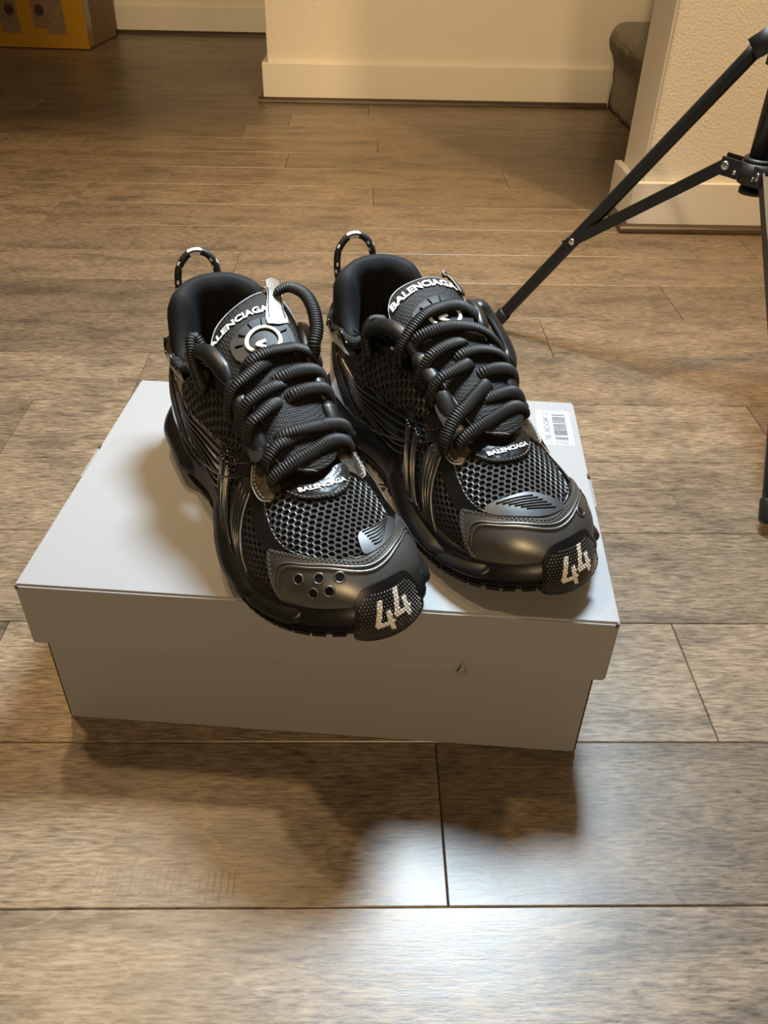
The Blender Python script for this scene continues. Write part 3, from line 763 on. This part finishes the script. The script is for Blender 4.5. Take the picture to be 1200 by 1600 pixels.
def build_shoe(name, pose, sg, which):
    S = Shoe(name, pose, sg); F = S.F; root = S.root
    build_sole(S)
    # ------------ upper shell with foot opening
    XO, OA, OB = .066, .048, .0365; YO = -.004
    ins = lambda x, y, k=1.0: (abs(x - XO) / (OA * k)) ** 2.7 + (abs(y - YO) / (OB * k)) ** 2.7 < 1
    nu, nt = 110, 72; V = []; F_ = []; P2 = {}
    for i in range(nu + 1):
        x = UX0 + (UX1 - UX0) * (1 - math.cos(math.pi * i / nu)) / 2
        for j in range(nt + 1): V.append(F.P0(x, -1 + 2 * j / nt))
    V = np.array(V)
    for i in range(nu):
        for j in range(nt):
            q = (i * (nt + 1) + j, i * (nt + 1) + j + 1, (i + 1) * (nt + 1) + j + 1, (i + 1) * (nt + 1) + j)
            c = V[list(q)].mean(0)
            if ins(c[0], c[1], .97): continue
            F_.append(q)
    mesh_obj('upper_shell', V, F_, 'mesh_backing', root)
    def zat(x, y):
        dy = y - F.yc(x); hw = (_um if dy > 0 else _ul)(us_of(x)); nn = _n(x); r = min(abs(dy) / hw, .995)
        return _z0(x) + (_H(x) - _z0(x)) * (1 - r ** nn) ** (1 / nn)
    # ------------ padded collar and lining
    K = 84; V = []; F_ = []; rim = []
    for k in range(K + 1):
        th = math.radians(-138 + 276 * k / K) + math.pi       # from one front corner round the heel to the other
        c, s = math.cos(th), math.sin(th); r = (abs(c) ** 2.7 + abs(s) ** 2.7) ** (-1 / 2.7)
        x, y = XO + OA * r * c, YO + OB * r * s; zw = zat(x, y)
        nx, ny = c / OA, s / OB; l = math.hypot(nx, ny); nx, ny = nx / l, ny / l
        heel = min(1, max(0, -c * r + .12) * 1.15) ** 1.0; heel = heel * heel * (3 - 2 * heel); z = zw + (max(zw, .112) - zw) * heel; b = (.0105 + .005 * (1 - min(1, abs(y - YO) / .03) ** 2)) * heel - .005 * (1 - heel); pd = 1 + .7 * heel
        prof = [(.0035, zw - z - .018), (.0058, zw - z - .006), (.0050, b * .45), (.0025, b * .8 + .0035), (-.0010 * pd, b + .0060), (-.0050 * pd, b + .0045), (-.0080 * pd, b * .8 - .003), (-.0098 * pd, b * .4 - .016), (-.0095 * pd, -.034), (-.0080 * pd, -.055), (-.0080 * pd, -.080)]
        for d, dz in prof:
            V.append((x + nx * d + .006 * heel * (dz > 0) * (dz / .02), y + ny * d, max(z + dz, .040)))
        rim.append((x + nx * .0062, y + ny * .0062, zw - .003))
    m = len(prof)
    for k in range(K):
        for i in range(m - 1): F_.append((k * m + i, k * m + i + 1, (k + 1) * m + i + 1, (k + 1) * m + i))
    col = mesh_obj('collar_lining', V, F_, 'lining', root)
    Vi = [(XO, YO, .043)] + [(XO + OA * 1.05 * math.cos(a), YO + OB * math.sin(a), .043) for a in np.linspace(0, 2 * math.pi, 33)[:-1]]
    mesh_obj('insole', Vi, [(0, 1 + i, 1 + (i + 1) % 32) for i in range(32)], 'lining', root)
    # fluffy raw terry edge round the collar, uneven
    rimp, _ = resample(np.array(rim), .0013)
    lo, hi = int(len(rimp) * .03), int(len(rimp) * .97)
    rp = rimp[lo:hi] + rng.normal(0, .0007, (hi - lo, 3)); v, f = tube(rp, .0030, .0034, 9, taper=1 + rng.normal(0, .16, hi - lo)); mesh_obj('terry_trim', v, f, 'terry', root)
    # scalloped glossy rim standing outside the padding
    rr_ = np.array(rim); ctr_ = np.array([XO, YO])
    for a_, b_ in ((.06, .40), (.60, .94)):
        seg, _ = resample(rr_[int(K * a_):int(K * b_)], .0010); V = []; F_ = []; m_ = len(seg)
        for i_, p_ in enumerate(seg):
            dv = p_[:2] - ctr_; dv /= np.linalg.norm(dv); f_ = i_ / (m_ - 1); e_ = min(1, 6 * f_, 6 * (1 - f_))
            hh_ = (.0035 + .0040 * math.sin(f_ * 19) ) * e_
            for dd, dz in ((-.0005, -.020), (.0028, -.008), (.0042, hh_ - .001), (.0036, hh_), (.0028, hh_ - .001), (.0016, -.006)):
                V.append((p_[0] + dv[0] * dd, p_[1] + dv[1] * dd, p_[2] + dz))
        for i_ in range(m_ - 1):
            for k_ in range(5): F_.append((i_ * 6 + k_, (i_ + 1) * 6 + k_, (i_ + 1) * 6 + k_ + 1, i_ * 6 + k_ + 1))
        mesh_obj('collar_rim', V, F_, 'patent', root)
    # heel pull loop: speckled cord
    sgn = -1
    lp = [(.014, -.024, .100), (.008, -.025, .116), (.004, -.022, .132), (.003, -.012, .142), (.005, -.001, .141), (.009, .005, .132), (.014, .006, .112)]
    c, _ = resample(catmull(np.array(lp), 12), .0009); v, f = tube(c, .0030, .0030, 12, rib=(.0022, .12)); nring = len(c)
    o = mesh_obj('pull_loop', v, f, 'lace_cord', root, mats=['lace_cord', 'white_print'], mi=[0] * len(f))
    for pi_, po in enumerate(o.data.polygons):
        r_, j_ = divmod(pi_, 12)
        if po.index < nring * 12 and ((r_ // 3 + j_ * 2) % 7 == 0 and (r_ // 9) % 2 == 0 or (.50 < r_ / nring < .60 and j_ % 3)): po.material_index = 1

    # ------------ mesh nets (hexagon cells)
    vamp = [(.2240, -.42), (.236, -.46), (.249, -.49), (.264, -.47), (.279, -.36), (.286, -.18), (.286, 0), (.283, .18), (.272, .36), (.255, .43), (.236, .45), (.222, .42), (.230, .20), (.238, 0), (.231, -.20)]
    vin = inpoly(catmull(vamp, 5, True))
    S.hexnet('vamp_mesh', vin, .212, .292, -.62, .62, .0041, .0014, 'mesh_net', .17)
    for sd in (-1, 1):
        fore = inpoly([(.196, sd * .45), (.225, sd * .50), (.25, sd * .56), (.266, sd * .74), (.276, sd * .96), (.18, sd * .96), (.17, sd * .75)])
        S.hexnet('side_mesh', fore, .165, .28, -1.0 if sd < 0 else .3, -.3 if sd < 0 else 1.0, .0042, .0012, 'side_net', .2)
    # vamp frame: dark leather around the net, pale raw edge
    for sd in (-1, 1):
        fr = [(.220, sd * .43), (.236, sd * .475), (.250, sd * .50), (.262, sd * .49), (.262, sd * .60), (.246, sd * .62), (.228, sd * .57), (.214, sd * .50)]
        S.panel('vamp_frame', fr, .0020, 'patent', th=.0015)
        S.stitches('stitching', [(.222, sd * .455), (.238, sd * .50), (.255, sd * .52)])
    S.ridge('raw_edge_piping', [(.222, -.425), (.236, -.465), (.249, -.49), (.263, -.475), (.276, -.385), (.284, -.23), (.2862, 0), (.283, .18), (.273, .36), (.255, .44), (.236, .455), (.222, .425)][0:12], 'raw_edge', .00045, .0012)
    # ------------ toe cap
    cap = [(.2535, -.60), (.262, -.54), (.2705, -.46), (.280, -.32), (.2868, -.14), (.2870, .06), (.2820, .24), (.2735, .39), (.262, .49), (.2535, .60),
           (.262, .76), (.272, .99), (.285, 1.0), (.3000, 1.0), (.3072, .8), (.3075, 0), (.3072, -.8), (.3000, -1.0), (.287, -1.0), (.274, -.99), (.263, -.77)]
    S.panel('toe_cap', cap, .0024, 'toe_leather', th=.002, step=.0035, n=5)
    for off, rr in ((.0048, .0009), (.0076, .0011)):
        S.ridge('toe_cap_ridge', [(x_, t_, .0025) for x_, t_ in [(.266 + off * .9, -.84), (.2605 + off * 1.2, -.62), (.274 + off, -.45), (.2845 + off, -.22), (.2882 + off * .9, .02), (.284 + off, .24), (.274 + off, .42), (.2605 + off * 1.2, .60), (.266 + off * .9, .84)]], 'toe_leather', rr, .0009)
    for off in (.0012, .0028):
        S.stitches('stitching', [(.2535 + off, -.585, .0026), (.2705 + off, -.445, .0026), (.280 + off, -.31, .0026), (.2872 + off, -.13, .0026), (.2875 + off, .06, .0026), (.2825 + off, .24, .0026), (.2735 + off, .38, .0026), (.2535 + off, .585, .0026)])
        for sd in (-1, 1): S.stitches('stitching', [(.2540 + off * .9, sd * .61, .0026), (.2635 + off, sd * .77, .0026), (.2745 + off, sd * .97, .0026)])
    # ridged insert between toe cap and net: inner side of each shoe
    a0, a1 = (.02, .44) if sg > 0 else (-.44, .06)
    s1 = 1 if sg > 0 else -1
    rp_ = [(.2725, s1 * .06), (.2690, s1 * .24), (.2610, s1 * .43), (.2665, s1 * .455), (.2755, s1 * .37), (.2835, s1 * .22), (.2865, s1 * .02), (.2800, s1 * .01)] if sg > 0 else \
          [(.2640, -.44), (.2660, -.25), (.2680, -.08), (.2740, .06), (.2840, .20), (.2870, .02), (.2855, -.16), (.2790, -.33), (.2700, -.455)]
    S.panel('ridged_insert', rp_, .0030, 'ridged_panel', th=.002, step=.003, n=4)
    for q in range(6):
        if sg > 0: pth = [(.2735 + q * .0019 - .001, .09 + .010 * q, .0032), (.2700 + q * .0021, .22, .0032), (.2640 + q * .0022, .38 - .02 * q, .0032)]
        else: pth = [(.2665 + q * .0024, -.36 + q * .035, .0032), (.2690 + q * .0025, -.20 + q * .03, .0032), (.2715 + q * .0024, -.06 + .03 * q, .0032)]
        S.ridge('insert_rib', pth, 'ridged_panel', .0005, .0007)
    # vent eyelets punched in the toe cap: lateral side
    if sg > 0: ev = [(.2805, -.62), (.2875, -.50), (.2925, -.35), (.2900, -.69), (.2945, -.57)]
    else: ev = [(.2880, .40)]
    for (x, t) in ev:
        c = F.P(x, t, .0027); nn = F.N(x, t); t1 = np.cross(nn, [0, 0, 1.0]); t1 /= np.linalg.norm(t1); t2 = np.cross(nn, t1)
        ring = np.array([c + (t1 * math.cos(a) + t2 * math.sin(a)) * .0031 for a in np.linspace(0, 2 * math.pi, 21)[:-1]])
        v, f = tube(ring, .0007, .0006, 8, up=np.tile(nn, (20, 1)), closed=True); e = mesh_obj('vent_eyelet', v, f, 'toe_leather', root)
        hole = [c + nn * .0001] + [c + nn * .0001 + (t1 * math.cos(a) + t2 * math.sin(a)) * .0027 for a in np.linspace(0, 2 * math.pi, 17)[:-1]]
        mesh_obj('vent_hole', hole, [(0, 1 + (i + 1) % 16, 1 + i) for i in range(16)], 'mesh_backing', e)
    # ------------ toe bumper with the size number
    al0 = math.radians(7 if sg > 0 else 5); ctr = np.array([.258, F.yc(.29)])
    o2, N2 = F.outline(180)
    ang = np.arctan2(o2[:, 1] - ctr[1], o2[:, 0] - ctr[0]); rad = np.hypot(o2[:, 0] - ctr[0], o2[:, 1] - ctr[1])
    srt = np.argsort(ang); ang, rad = ang[srt], rad[srt]
    def BM(a, w, h=0.0):
        # a: metres sideways along the tip, w: 0 bottom .. 1 top
        def p(a, w):
            al = al0 + a / .052; R = np.interp(al, ang, rad)
            r = R + .0042 - .0040 * w - .0190 * max(w, 0) ** 2.2; z = .0150 + .0420 * w - .006 * max(0, w - .7)
            return np.array([ctr[0] + r * math.cos(al), ctr[1] + r * math.sin(al), z])
        q = p(a, w)
        if h:
            n_ = np.cross(p(a + .001, w) - p(a - .001, w), p(a, w + .02) - p(a, w - .02)); n_ /= np.linalg.norm(n_)
            if n_[0] < 0: n_ = -n_
            q = q + n_ * h
        return q
    WS = .042
    bmap = lambda u, v, h: BM(u, v / WS, h)
    bo = [(-.0210, .0030), (-.0218, .013), (-.0212, .023), (-.0175, .0295), (-.008, .0325), (.008, .0330), (.0175, .0305), (.0212, .024), (.0222, .014), (.0216, .0035), (0, .001)]
    bump = S.panel('toe_bumper', bo, .0016, 'bumper_rubber', th=.0035, step=.0025, n=6, mapper=bmap)
    inb = inpoly(catmull([(p[0] * .90, .0022 + p[1] * .80) for p in bo], 5, True))
    # brush-stroke "44"
    def stroke(pl, w0, w1):
        c = catmull(np.array(pl, float), 8); T = np.gradient(c, axis=0); T /= np.linalg.norm(T, axis=1)[:, None]; nrm = np.stack([-T[:, 1], T[:, 0]], 1)
        w = np.linspace(w0, w1, len(c))[:, None]
        return np.vstack([c + nrm * w, (c - nrm * w)[::-1]])
    strokes = []
    for dx, dy, kx in ((-.0058, .0015, 1.0), (.0054, .0050, 1.0)):
        strokes.append(stroke([(dx - .0015, dy + .0225), (dx - .0030, dy + .0150), (dx - .0046, dy + .0085)], .0016, .0013))
        strokes.append(stroke([(dx - .0052, dy + .0085), (dx + .0005, dy + .0092), (dx + .0058, dy + .0098)], .0012, .0010))
        strokes.append(stroke([(dx + .0022, dy + .0165), (dx + .0030, dy + .0100), (dx + .0042, dy + .0045)], .0015, .0012))
    tests = [inpoly(s_) for s_ in strokes]
    for s_ in strokes: S.panel('size_number', s_, .0020, 'white_print', bump, th=.0004, step=.002, smooth_outline=False, mapper=bmap)
    def dots(nm, pred, mat, hh):
        V = []; F_ = []; r = .00068; row = 0; v = .001
        while v < .038:
            u = -.024 + (.00100 if row % 2 else 0)
            while u < .024:
                if inb(u, v) and pred(u, v):
                    k = len(V)
                    for j in range(6): V.append(bmap(u + r * math.cos(j * math.pi / 3), v + r * math.sin(j * math.pi / 3), hh))
                    for j in range(6): V.append(bmap(u + r * .55 * math.cos(j * math.pi / 3), v + r * .55 * math.sin(j * math.pi / 3), hh + .0006))
                    for j in range(6): F_.append((k + j, k + (j + 1) % 6, k + 6 + (j + 1) % 6, k + 6 + j))
                    F_.append(tuple(k + 6 + j for j in range(6)))
                u += .0020
            v += .00175; row += 1
        if F_:
            o_ = mesh_obj(nm, V, F_, mat, bump, False); o_['kind'] = 'stuff'
    num = lambda u, v: any(t_(u, v) for t_ in tests)
    dots('grip_dots', lambda u, v: not num(u, v), 'reflective_dot', .0015); dots('number_dots', num, 'white_dot', .0019)

    # ------------ side overlays on both sides
    for sd in (-1, 1):
        T_ = lambda pts: [(p[0], sd * p[1], *p[2:]) for p in pts]
        # heel counter
        S.panel('heel_counter', T_([(.010, .10), (.020, .30), (.034, .52), (.060, .66), (.090, .80), (.112, .94), (.105, 1.0), (.06, 1.0), (.02, .99), (.0095, .80), (.0090, .4)]), .0022, 'patent', th=.002, step=.004)
        for q in range(5):
            S.ridge('heel_counter_line', T_([(.026 + .009 * q, .42 + .07 * q, .0024), (.040 + .010 * q, .62 + .05 * q, .0024), (.062 + .010 * q, .82 + .03 * q, .0024), (.085 + .008 * q, .985, .0024)]), 'patent_line', .0006, .0008)
        # quarter: glossy panel from collar to the lace stay
        S.panel('quarter_panel', T_([(.052, .60), (.075, .53), (.100, .46), (.125, .36), (.150, .27), (.185, .22), (.204, .25), (.207, .36), (.202, .50), (.190, .64), (.165, .80), (.135, .93), (.112, .96), (.090, .86), (.066, .72)]), .0018, 'patent', th=.0016, step=.0045)
        win = [(.092, .66), (.110, .56), (.140, .48), (.168, .42), (.184, .43), (.182, .50), (.160, .62), (.135, .70), (.108, .735)]
        S.panel('mesh_window', T_(win), .0021, 'mesh_backing', th=.001, step=.005)
        S.hexnet('window_mesh', inpoly(catmull(T_(win), 5, True)), .085, .19, -.80 if sd < 0 else .35, -.35 if sd < 0 else .80, .0048, .0026, 'side_net', .2)
        S.ridge('window_piping', T_(win + win[:1]), 'patent_line', .0007, .0030)
        for q in range(6):       # moulded speed lines under the window
            S.ridge('speed_line', T_([(.070 + .006 * q, .70 + .035 * q, .0020), (.100 + .004 * q, .775 + .026 * q, .0022), (.135 + .003 * q, .745 + .034 * q, .0022), (.168 + .002 * q, .635 + .036 * q, .0022), (.193 + .001 * q, .485 + .030 * q, .0020)]), 'patent_line', .0008, .0011)
        S.ridge('quarter_edge', T_([(.112, .965, .0020), (.135, .935, .0022), (.165, .805, .0022), (.190, .645, .0022), (.203, .50, .0022), (.2075, .36, .0022)]), 'patent_line', .0010, .0014)
        S.stitches('stitching', T_([(.183, .60, .0022), (.197, .46, .0022), (.202, .34, .0022)]), 'thread')
        # eye stay with moulded grooves
        S.panel('eye_stay', T_([(.094, .44), (.105, .33), (.125, .25), (.150, .20), (.180, .19), (.205, .23), (.211, .30), (.190, .31), (.160, .33), (.130, .41), (.105, .52)]), .0030, 'patent', th=.002, step=.004)
        for q in range(3): S.ridge('stay_groove', T_([(.102 + .012 * q, .47 - .03 * q, .0032), (.120 + .013 * q, .40 - .03 * q, .0032), (.128 + .014 * q, .33 - .035 * q, .0032)]), 'patent_line', .0006, .0008)
        # forefoot straps running down to the sole
        for xa, w_, mt in ((.176, .0045, 'patent'), (.188, .0042, 'patent'), (.209, .0062, 'toe_ridge')):
            S.panel('forefoot_strap', T_([(xa - w_ * .8, .60 - (xa - .176) * 3), (xa + w_, .585 - (xa - .176) * 3), (xa + w_ + .012, .74), (xa + w_ + .028, .985), (xa - w_ + .026, .995), (xa - w_ + .008, .76)]), .0028, mt, th=.002, step=.004, n=5)
            for q in (-.6, 0, .6): S.ridge('strap_rib', T_([(xa + q * w_, .61 - (xa - .176) * 3, .0029), (xa + q * w_ + .011, .75, .0029), (xa + q * w_ + .026, .98, .0029)]), 'patent_line', .0005, .0008)
        S.ridge('strap_edge', T_([(.2155, .50, .0028), (.2275, .74, .0028), (.2430, .985, .0028)]), 'raw_edge', .0003, .0006)
        # bronze lace-hole leather at the foot of the throat
        br = [(.2010, .30), (.2120, .245), (.2235, .255), (.2260, .32), (.2290, .38), (.2235, .445), (.2130, .455), (.2040, .40)]
        S.panel('lace_hole_leather', T_(br), .0034, 'bronze_leather', th=.002, step=.003)
        S.ridge('leather_edge', T_([(.2040, .40, .0034), (.2130, .457, .0034), (.2238, .447, .0034), (.2292, .38, .0034)]), 'raw_edge', .0004, .0010)
        S.stitches('stitching', T_([(.2050, .385, .0036), (.2130, .435, .0036), (.2230, .425, .0036), (.2270, .375, .0036)]), 'raw_edge')
    # ------------ glossy name patch
    pt = [(.2190, -.27), (.2290, -.265), (.2385, -.17), (.2425, 0), (.2395, .15), (.2310, .255), (.2200, .265), (.2225, .12), (.2240, 0), (.2230, -.13)]
    patch = S.panel('name_patch', pt, .0036, 'patch_gloss', th=.0025, step=.003, dome=.0012)
    S.stitches('stitching', [(.2290, -.255, .0042), (.2378, -.16, .0046), (.2412, 0, .0048), (.2387, .14, .0046), (.2305, .245, .0042)], 'raw_edge', parent=patch)
    def pm(u, v): return F.P(.2350 - v + .0009 * (u / .01) ** 2 * -1.0, u / ARC, .0052)
    S.text('patch_lettering', 'BALENCIAGA', .0044, pm, 'white_print', .03, 1.0, patch)

    # ------------ tongue
    TW = 1.0 if sg > 0 else 0.35        # how far the tongue has twisted sideways
    cl = catmull(np.array([(.0930, .1325), (.0955, .1340), (.100, .1340), (.112, .1310), (.135, .1235), (.165, .1110), (.195, .0965), (.222, .0825)]), 12)
    dl = np.r_[0, np.cumsum(np.linalg.norm(np.diff(cl, axis=0), axis=1))]; TL = dl[-1]
    def TG(a, y, h=0.0):
        """a: metres down from the top edge, y: sideways"""
        def p(a, y):
            x = np.interp(a, dl, cl[:, 0]) + min(a, 0) * .85 + max(a - TL, 0) * .87; z = np.interp(a, dl, cl[:, 1]) - min(a, 0) * .5 - max(a - TL, 0) * .5
            w_ = max(0, 1 - max(a, 0) / .075) ** 1.3 * TW
            return np.array([x - w_ * .50 * y, y, z + w_ * .26 * y - .0105 * (abs(y) / .030) ** 2.2])
        q = p(a, y)
        if h:
            n_ = np.cross(p(a + .001, y) - p(a - .001, y), p(a, y + .001) - p(a, y - .001)); n_ /= np.linalg.norm(n_)
            if n_[2] < 0: n_ = -n_
            q = q + n_ * h
        return q
    tmap = lambda u, v, h: TG(u, v, h)
    to = [(.0015, -.012), (.0050, -.0225), (.014, -.0285), (.030, -.0300), (.060, -.0265), (.100, -.022), (.135, -.018), (.148, 0), (.135, .018), (.100, .022), (.060, .0265), (.030, .0300), (.014, .0285), (.0050, .0225), (.0015, .012), (.0005, 0)]
    tongue = S.panel('tongue', to, .0030, 'tongue_mesh', th=.0075, step=.004, mapper=tmap, dome=.0015)
    S.ridge('tongue_piping', [(p[0], p[1], .0030) for p in to[9:] + to[:8]], 'raw_edge', .0004, .0006, tongue, tmap)
    S.text('tongue_lettering', 'BALENCIAGA', .0076 if sg > 0 else .0086, lambda u, v: TG((.0200 if sg > 0 else .0150) - v + .0022 * (u / .02) ** 2, u * .98 - (.0105 if sg > 0 else .001), .0056), 'white_print', .035, 1.02, tongue)
    # emblem plate with a round logo
    em = [(.0310, -.015), (.0265, 0), (.0310, .015), (.0390, .0195), (.056, .0170), (.062, 0), (.056, -.0170), (.0390, -.0195)]
    plate = S.panel('emblem_plate', em, .0062, 'emblem_black', tongue, th=.003, step=.003, n=3, mapper=tmap, dome=-.0012)
    for q in range(6):
        a_ = math.radians(195 + 30 * q); S.ridge('emblem_facet', [(.0455 + .0135 * math.sin(a_), .0130 * math.cos(a_), .0057), (.0450 + .0180 * math.sin(a_), .0175 * math.cos(a_), .0064)], 'emblem_black', .0004, .0006, plate, tmap)
    ringp = [(.0455 + .0105 * math.sin(a), .0105 * math.cos(a), .0064) for a in np.linspace(math.radians(-215), math.radians(85), 16)] + [(.0520, -.001, .0064), (.0480, -.0050, .0064), (.0470, .0010, .0064)]
    S.ridge('emblem_ring', ringp, 'white_print', .0015, .0007, plate, tmap, 8, .0010)
    # pull tab strap on the tongue
    if sg > 0:
        sp = [(-.0095, .0200), (-.0095, .0300), (.0060, .0280), (.0230, .0215), (.0350, .0205), (.0340, .0070), (.0210, .0105), (.0060, .0175)]
        S.panel('pull_tab', sp, .0068, 'silver_leather', tongue, th=.0012, step=.003, n=2, mapper=tmap)
        S.stitches('stitching', [(.004, .0192, .0071), (.018, .0130, .0071), (.031, .0090, .0071)], 'emblem_black', parent=tongue, mapper=tmap)
        S.stitches('stitching', [(.004, .0275, .0071), (.018, .0220, .0071), (.032, .0192, .0071)], 'emblem_black', parent=tongue, mapper=tmap)
    else:
        sp = [(-.0055, .0240), (-.0040, .0290), (.0080, .0300), (.0220, .0290), (.0220, .0250), (.0080, .0255)]
        S.panel('pull_tab', sp, .0066, 'satin_webbing', tongue, th=.0015, step=.003, n=2, mapper=tmap)
        S.ridge('tab_edge', [(.0220, .0250, .0068), (.0080, .0255, .0068), (-.0050, .0235, .0072), (-.0060, .0262, .0078), (-.0035, .0290, .0068)], 'raw_edge', .0005, .0006, tongue, tmap)

    # ------------ lace stays: satin tubes beside the tongue
    for sd in (-1, 1):
        up_ = .0050 if sd > 0 else .0
        for seg in ([(.098, .52, .004), (.104, .44, .0095 + up_), (.118, .37, .0125 + up_), (.135, .335, .0120 + up_ * .6), (.150, .325, .0110)], [(.150, .325, .0110), (.165, .315, .0110), (.180, .305, .0105)], [(.180, .305, .0105), (.190, .30, .0095), (.200, .31, .0070), (.204, .325, .0040)]):
            S.lace([(x, sd * t, h) for x, t, h in seg], .0064, .0042, 'lace_stay', 'satin_webbing', None, step=.0015, nseg=12)
        S.panel('stay_tip', [(.190, sd * .27), (.199, sd * .275), (.2070, sd * .31), (.2060, sd * .37), (.197, sd * .375), (.189, sd * .36)], .0105, 'satin_webbing', th=.006, step=.003, n=4)
    # ------------ laces
    def bar_(xl, xr, tl, tr, h=.0115, mid=.0035, sag=0.0, **kw):
        xm = (xl + xr) / 2 + sag
        return S.lace([(xl + .002, tl * 1.22, .0045), (xl, tl, h), ((xl + xm) / 2 + sag * .3, tl * .5 + tr * .02, h + mid), (xm, (tl + tr) / 2, h + mid), ((xr + xm) / 2 + sag * .3, tr * .5, h + mid), (xr, tr, h), (xr + .001, tr * 1.22, .0040)], **kw)
    def seg_l(x0, x1, t0=-.37, t1=-.03, up_=.0, **kw):       # wraps the stay on the -y side and dives under at the middle
        return S.lace([(x0 + .004, t0 - .045, .0020), (x0 + .002, t0, .0095), ((x0 * .7 + x1 * .3), t0 * .72 + t1 * .28, .0160 + up_), ((x0 + x1) / 2, (t0 + t1) / 2, .0165 + up_), (x1 + .001, t1 - .03, .0145 + up_), (x1 - .002, t1 + .05, .0085), (x1 - .003, t1 + .09, -.0010)], **kw)
    def seg_r(x0, x1, t0=.0, t1=.38, up_=.0, **kw):          # the same on the +y side
        return S.lace([(x0 + .001, t0 - .10, -.0010), (x0 + .0005, t0 - .06, .0085), (x0, t0 + .02, .0145 + up_), ((x0 + x1) / 2, (t0 + t1) / 2, .0160 + up_), (x1 + .0005, t1 - .07, .0150 + up_), (x1 + .002, t1 + .02, .0085), (x1 + .004, t1 + .09, .0025)], **kw)
    if sg > 0:
        bar_(.2190, .2080, -.28, .34, .0085, .0030); bar_(.2105, .2050, -.20, .26, .0065, .001, ra=.0046)
        seg_l(.2080, .2010, -.29, -.02, -.004); bar_(.2010, .1985, -.16, .38, .0110, .0030, .001)
        seg_l(.1910, .1800, -.35, -.12); seg_r(.1770, .1740, .03, .38)
        seg_l(.1770, .1690, -.37, -.04); seg_r(.1640, .1590, -.02, .40)
        seg_l(.1640, .1510, -.40, -.04); bar_(.1490, .1420, -.18, .40, .0140, .0035, .0)
    else:
        bar_(.2170, .2080, -.30, .32, .0085, .0030); bar_(.2085, .2040, -.15, .24, .0065, .001, ra=.0046)
        seg_l(.2110, .1930, -.42, .02, -.002, ra=.0056); seg_r(.2000, .1985, .00, .34, -.003)
        seg_l(.1800, .1750, -.36, -.04); seg_r(.1830, .1830, .06, .40)
        seg_l(.1640, .1580, -.37, .00); seg_r(.1680, .1690, -.05, .40)
        bar_(.1430, .1560, -.28, .42, .0140, .0035, -.001); bar_(.1400, .1360, -.38, .36, .0130, .0040, -.007)
    return S
# ------------------------------------------------------------------ the pair
PA = (-.1233, .6330, math.radians(24.25)); PB = (-.0030, .6750, math.radians(25.6))
SA = build_shoe('running_shoe', PA, 1, 'A')
# loose lace loop standing beside the tongue, and the lace end slipping into the collar
SA.lace([(.0960, .0230, .1400), (.1000, .0320, .1450), (.1120, .0390, .1440), (.1260, .0400, .1390), (.1400, .0370, .1310), (.1480, .0320, .1240), (.1500, .0310, .1150)], .0050, .0034, raw=True)
SA.lace([(.1060, -.0330, .1130), (.1010, -.0370, .1200), (.1050, -.0410, .1180), (.1160, -.0430, .1080), (.1270, -.0430, .1000), (.1340, -.0420, .0960)], .0046, .0036, raw=True)
SB = build_shoe('running_shoe', PB, -1, 'B')
SB.lace([(.1100, .0400, .1150), (.1120, .0480, .1160), (.1190, .0530, .1080), (.1350, .0555, .0970), (.1470, .0545, .0890), (.1560, .0480, .0860)], .0078, .0036, raw=True, rib=None, mat='satin_webbing')
SB.lace([(.1060, -.0300, .1160), (.0940, -.0360, .1120), (.1000, -.0440, .1040), (.1130, -.0470, .0900)], .0046, .0034, raw=True)
tag(SA.root, 'black chunky running shoe with silver tongue tab and five toe vent holes', 'shoe', 'pair of shoes on the box')
tag(SB.root, 'black chunky running shoe nearest the barcode sticker, lace end hanging off its side', 'shoe', 'pair of shoes on the box')
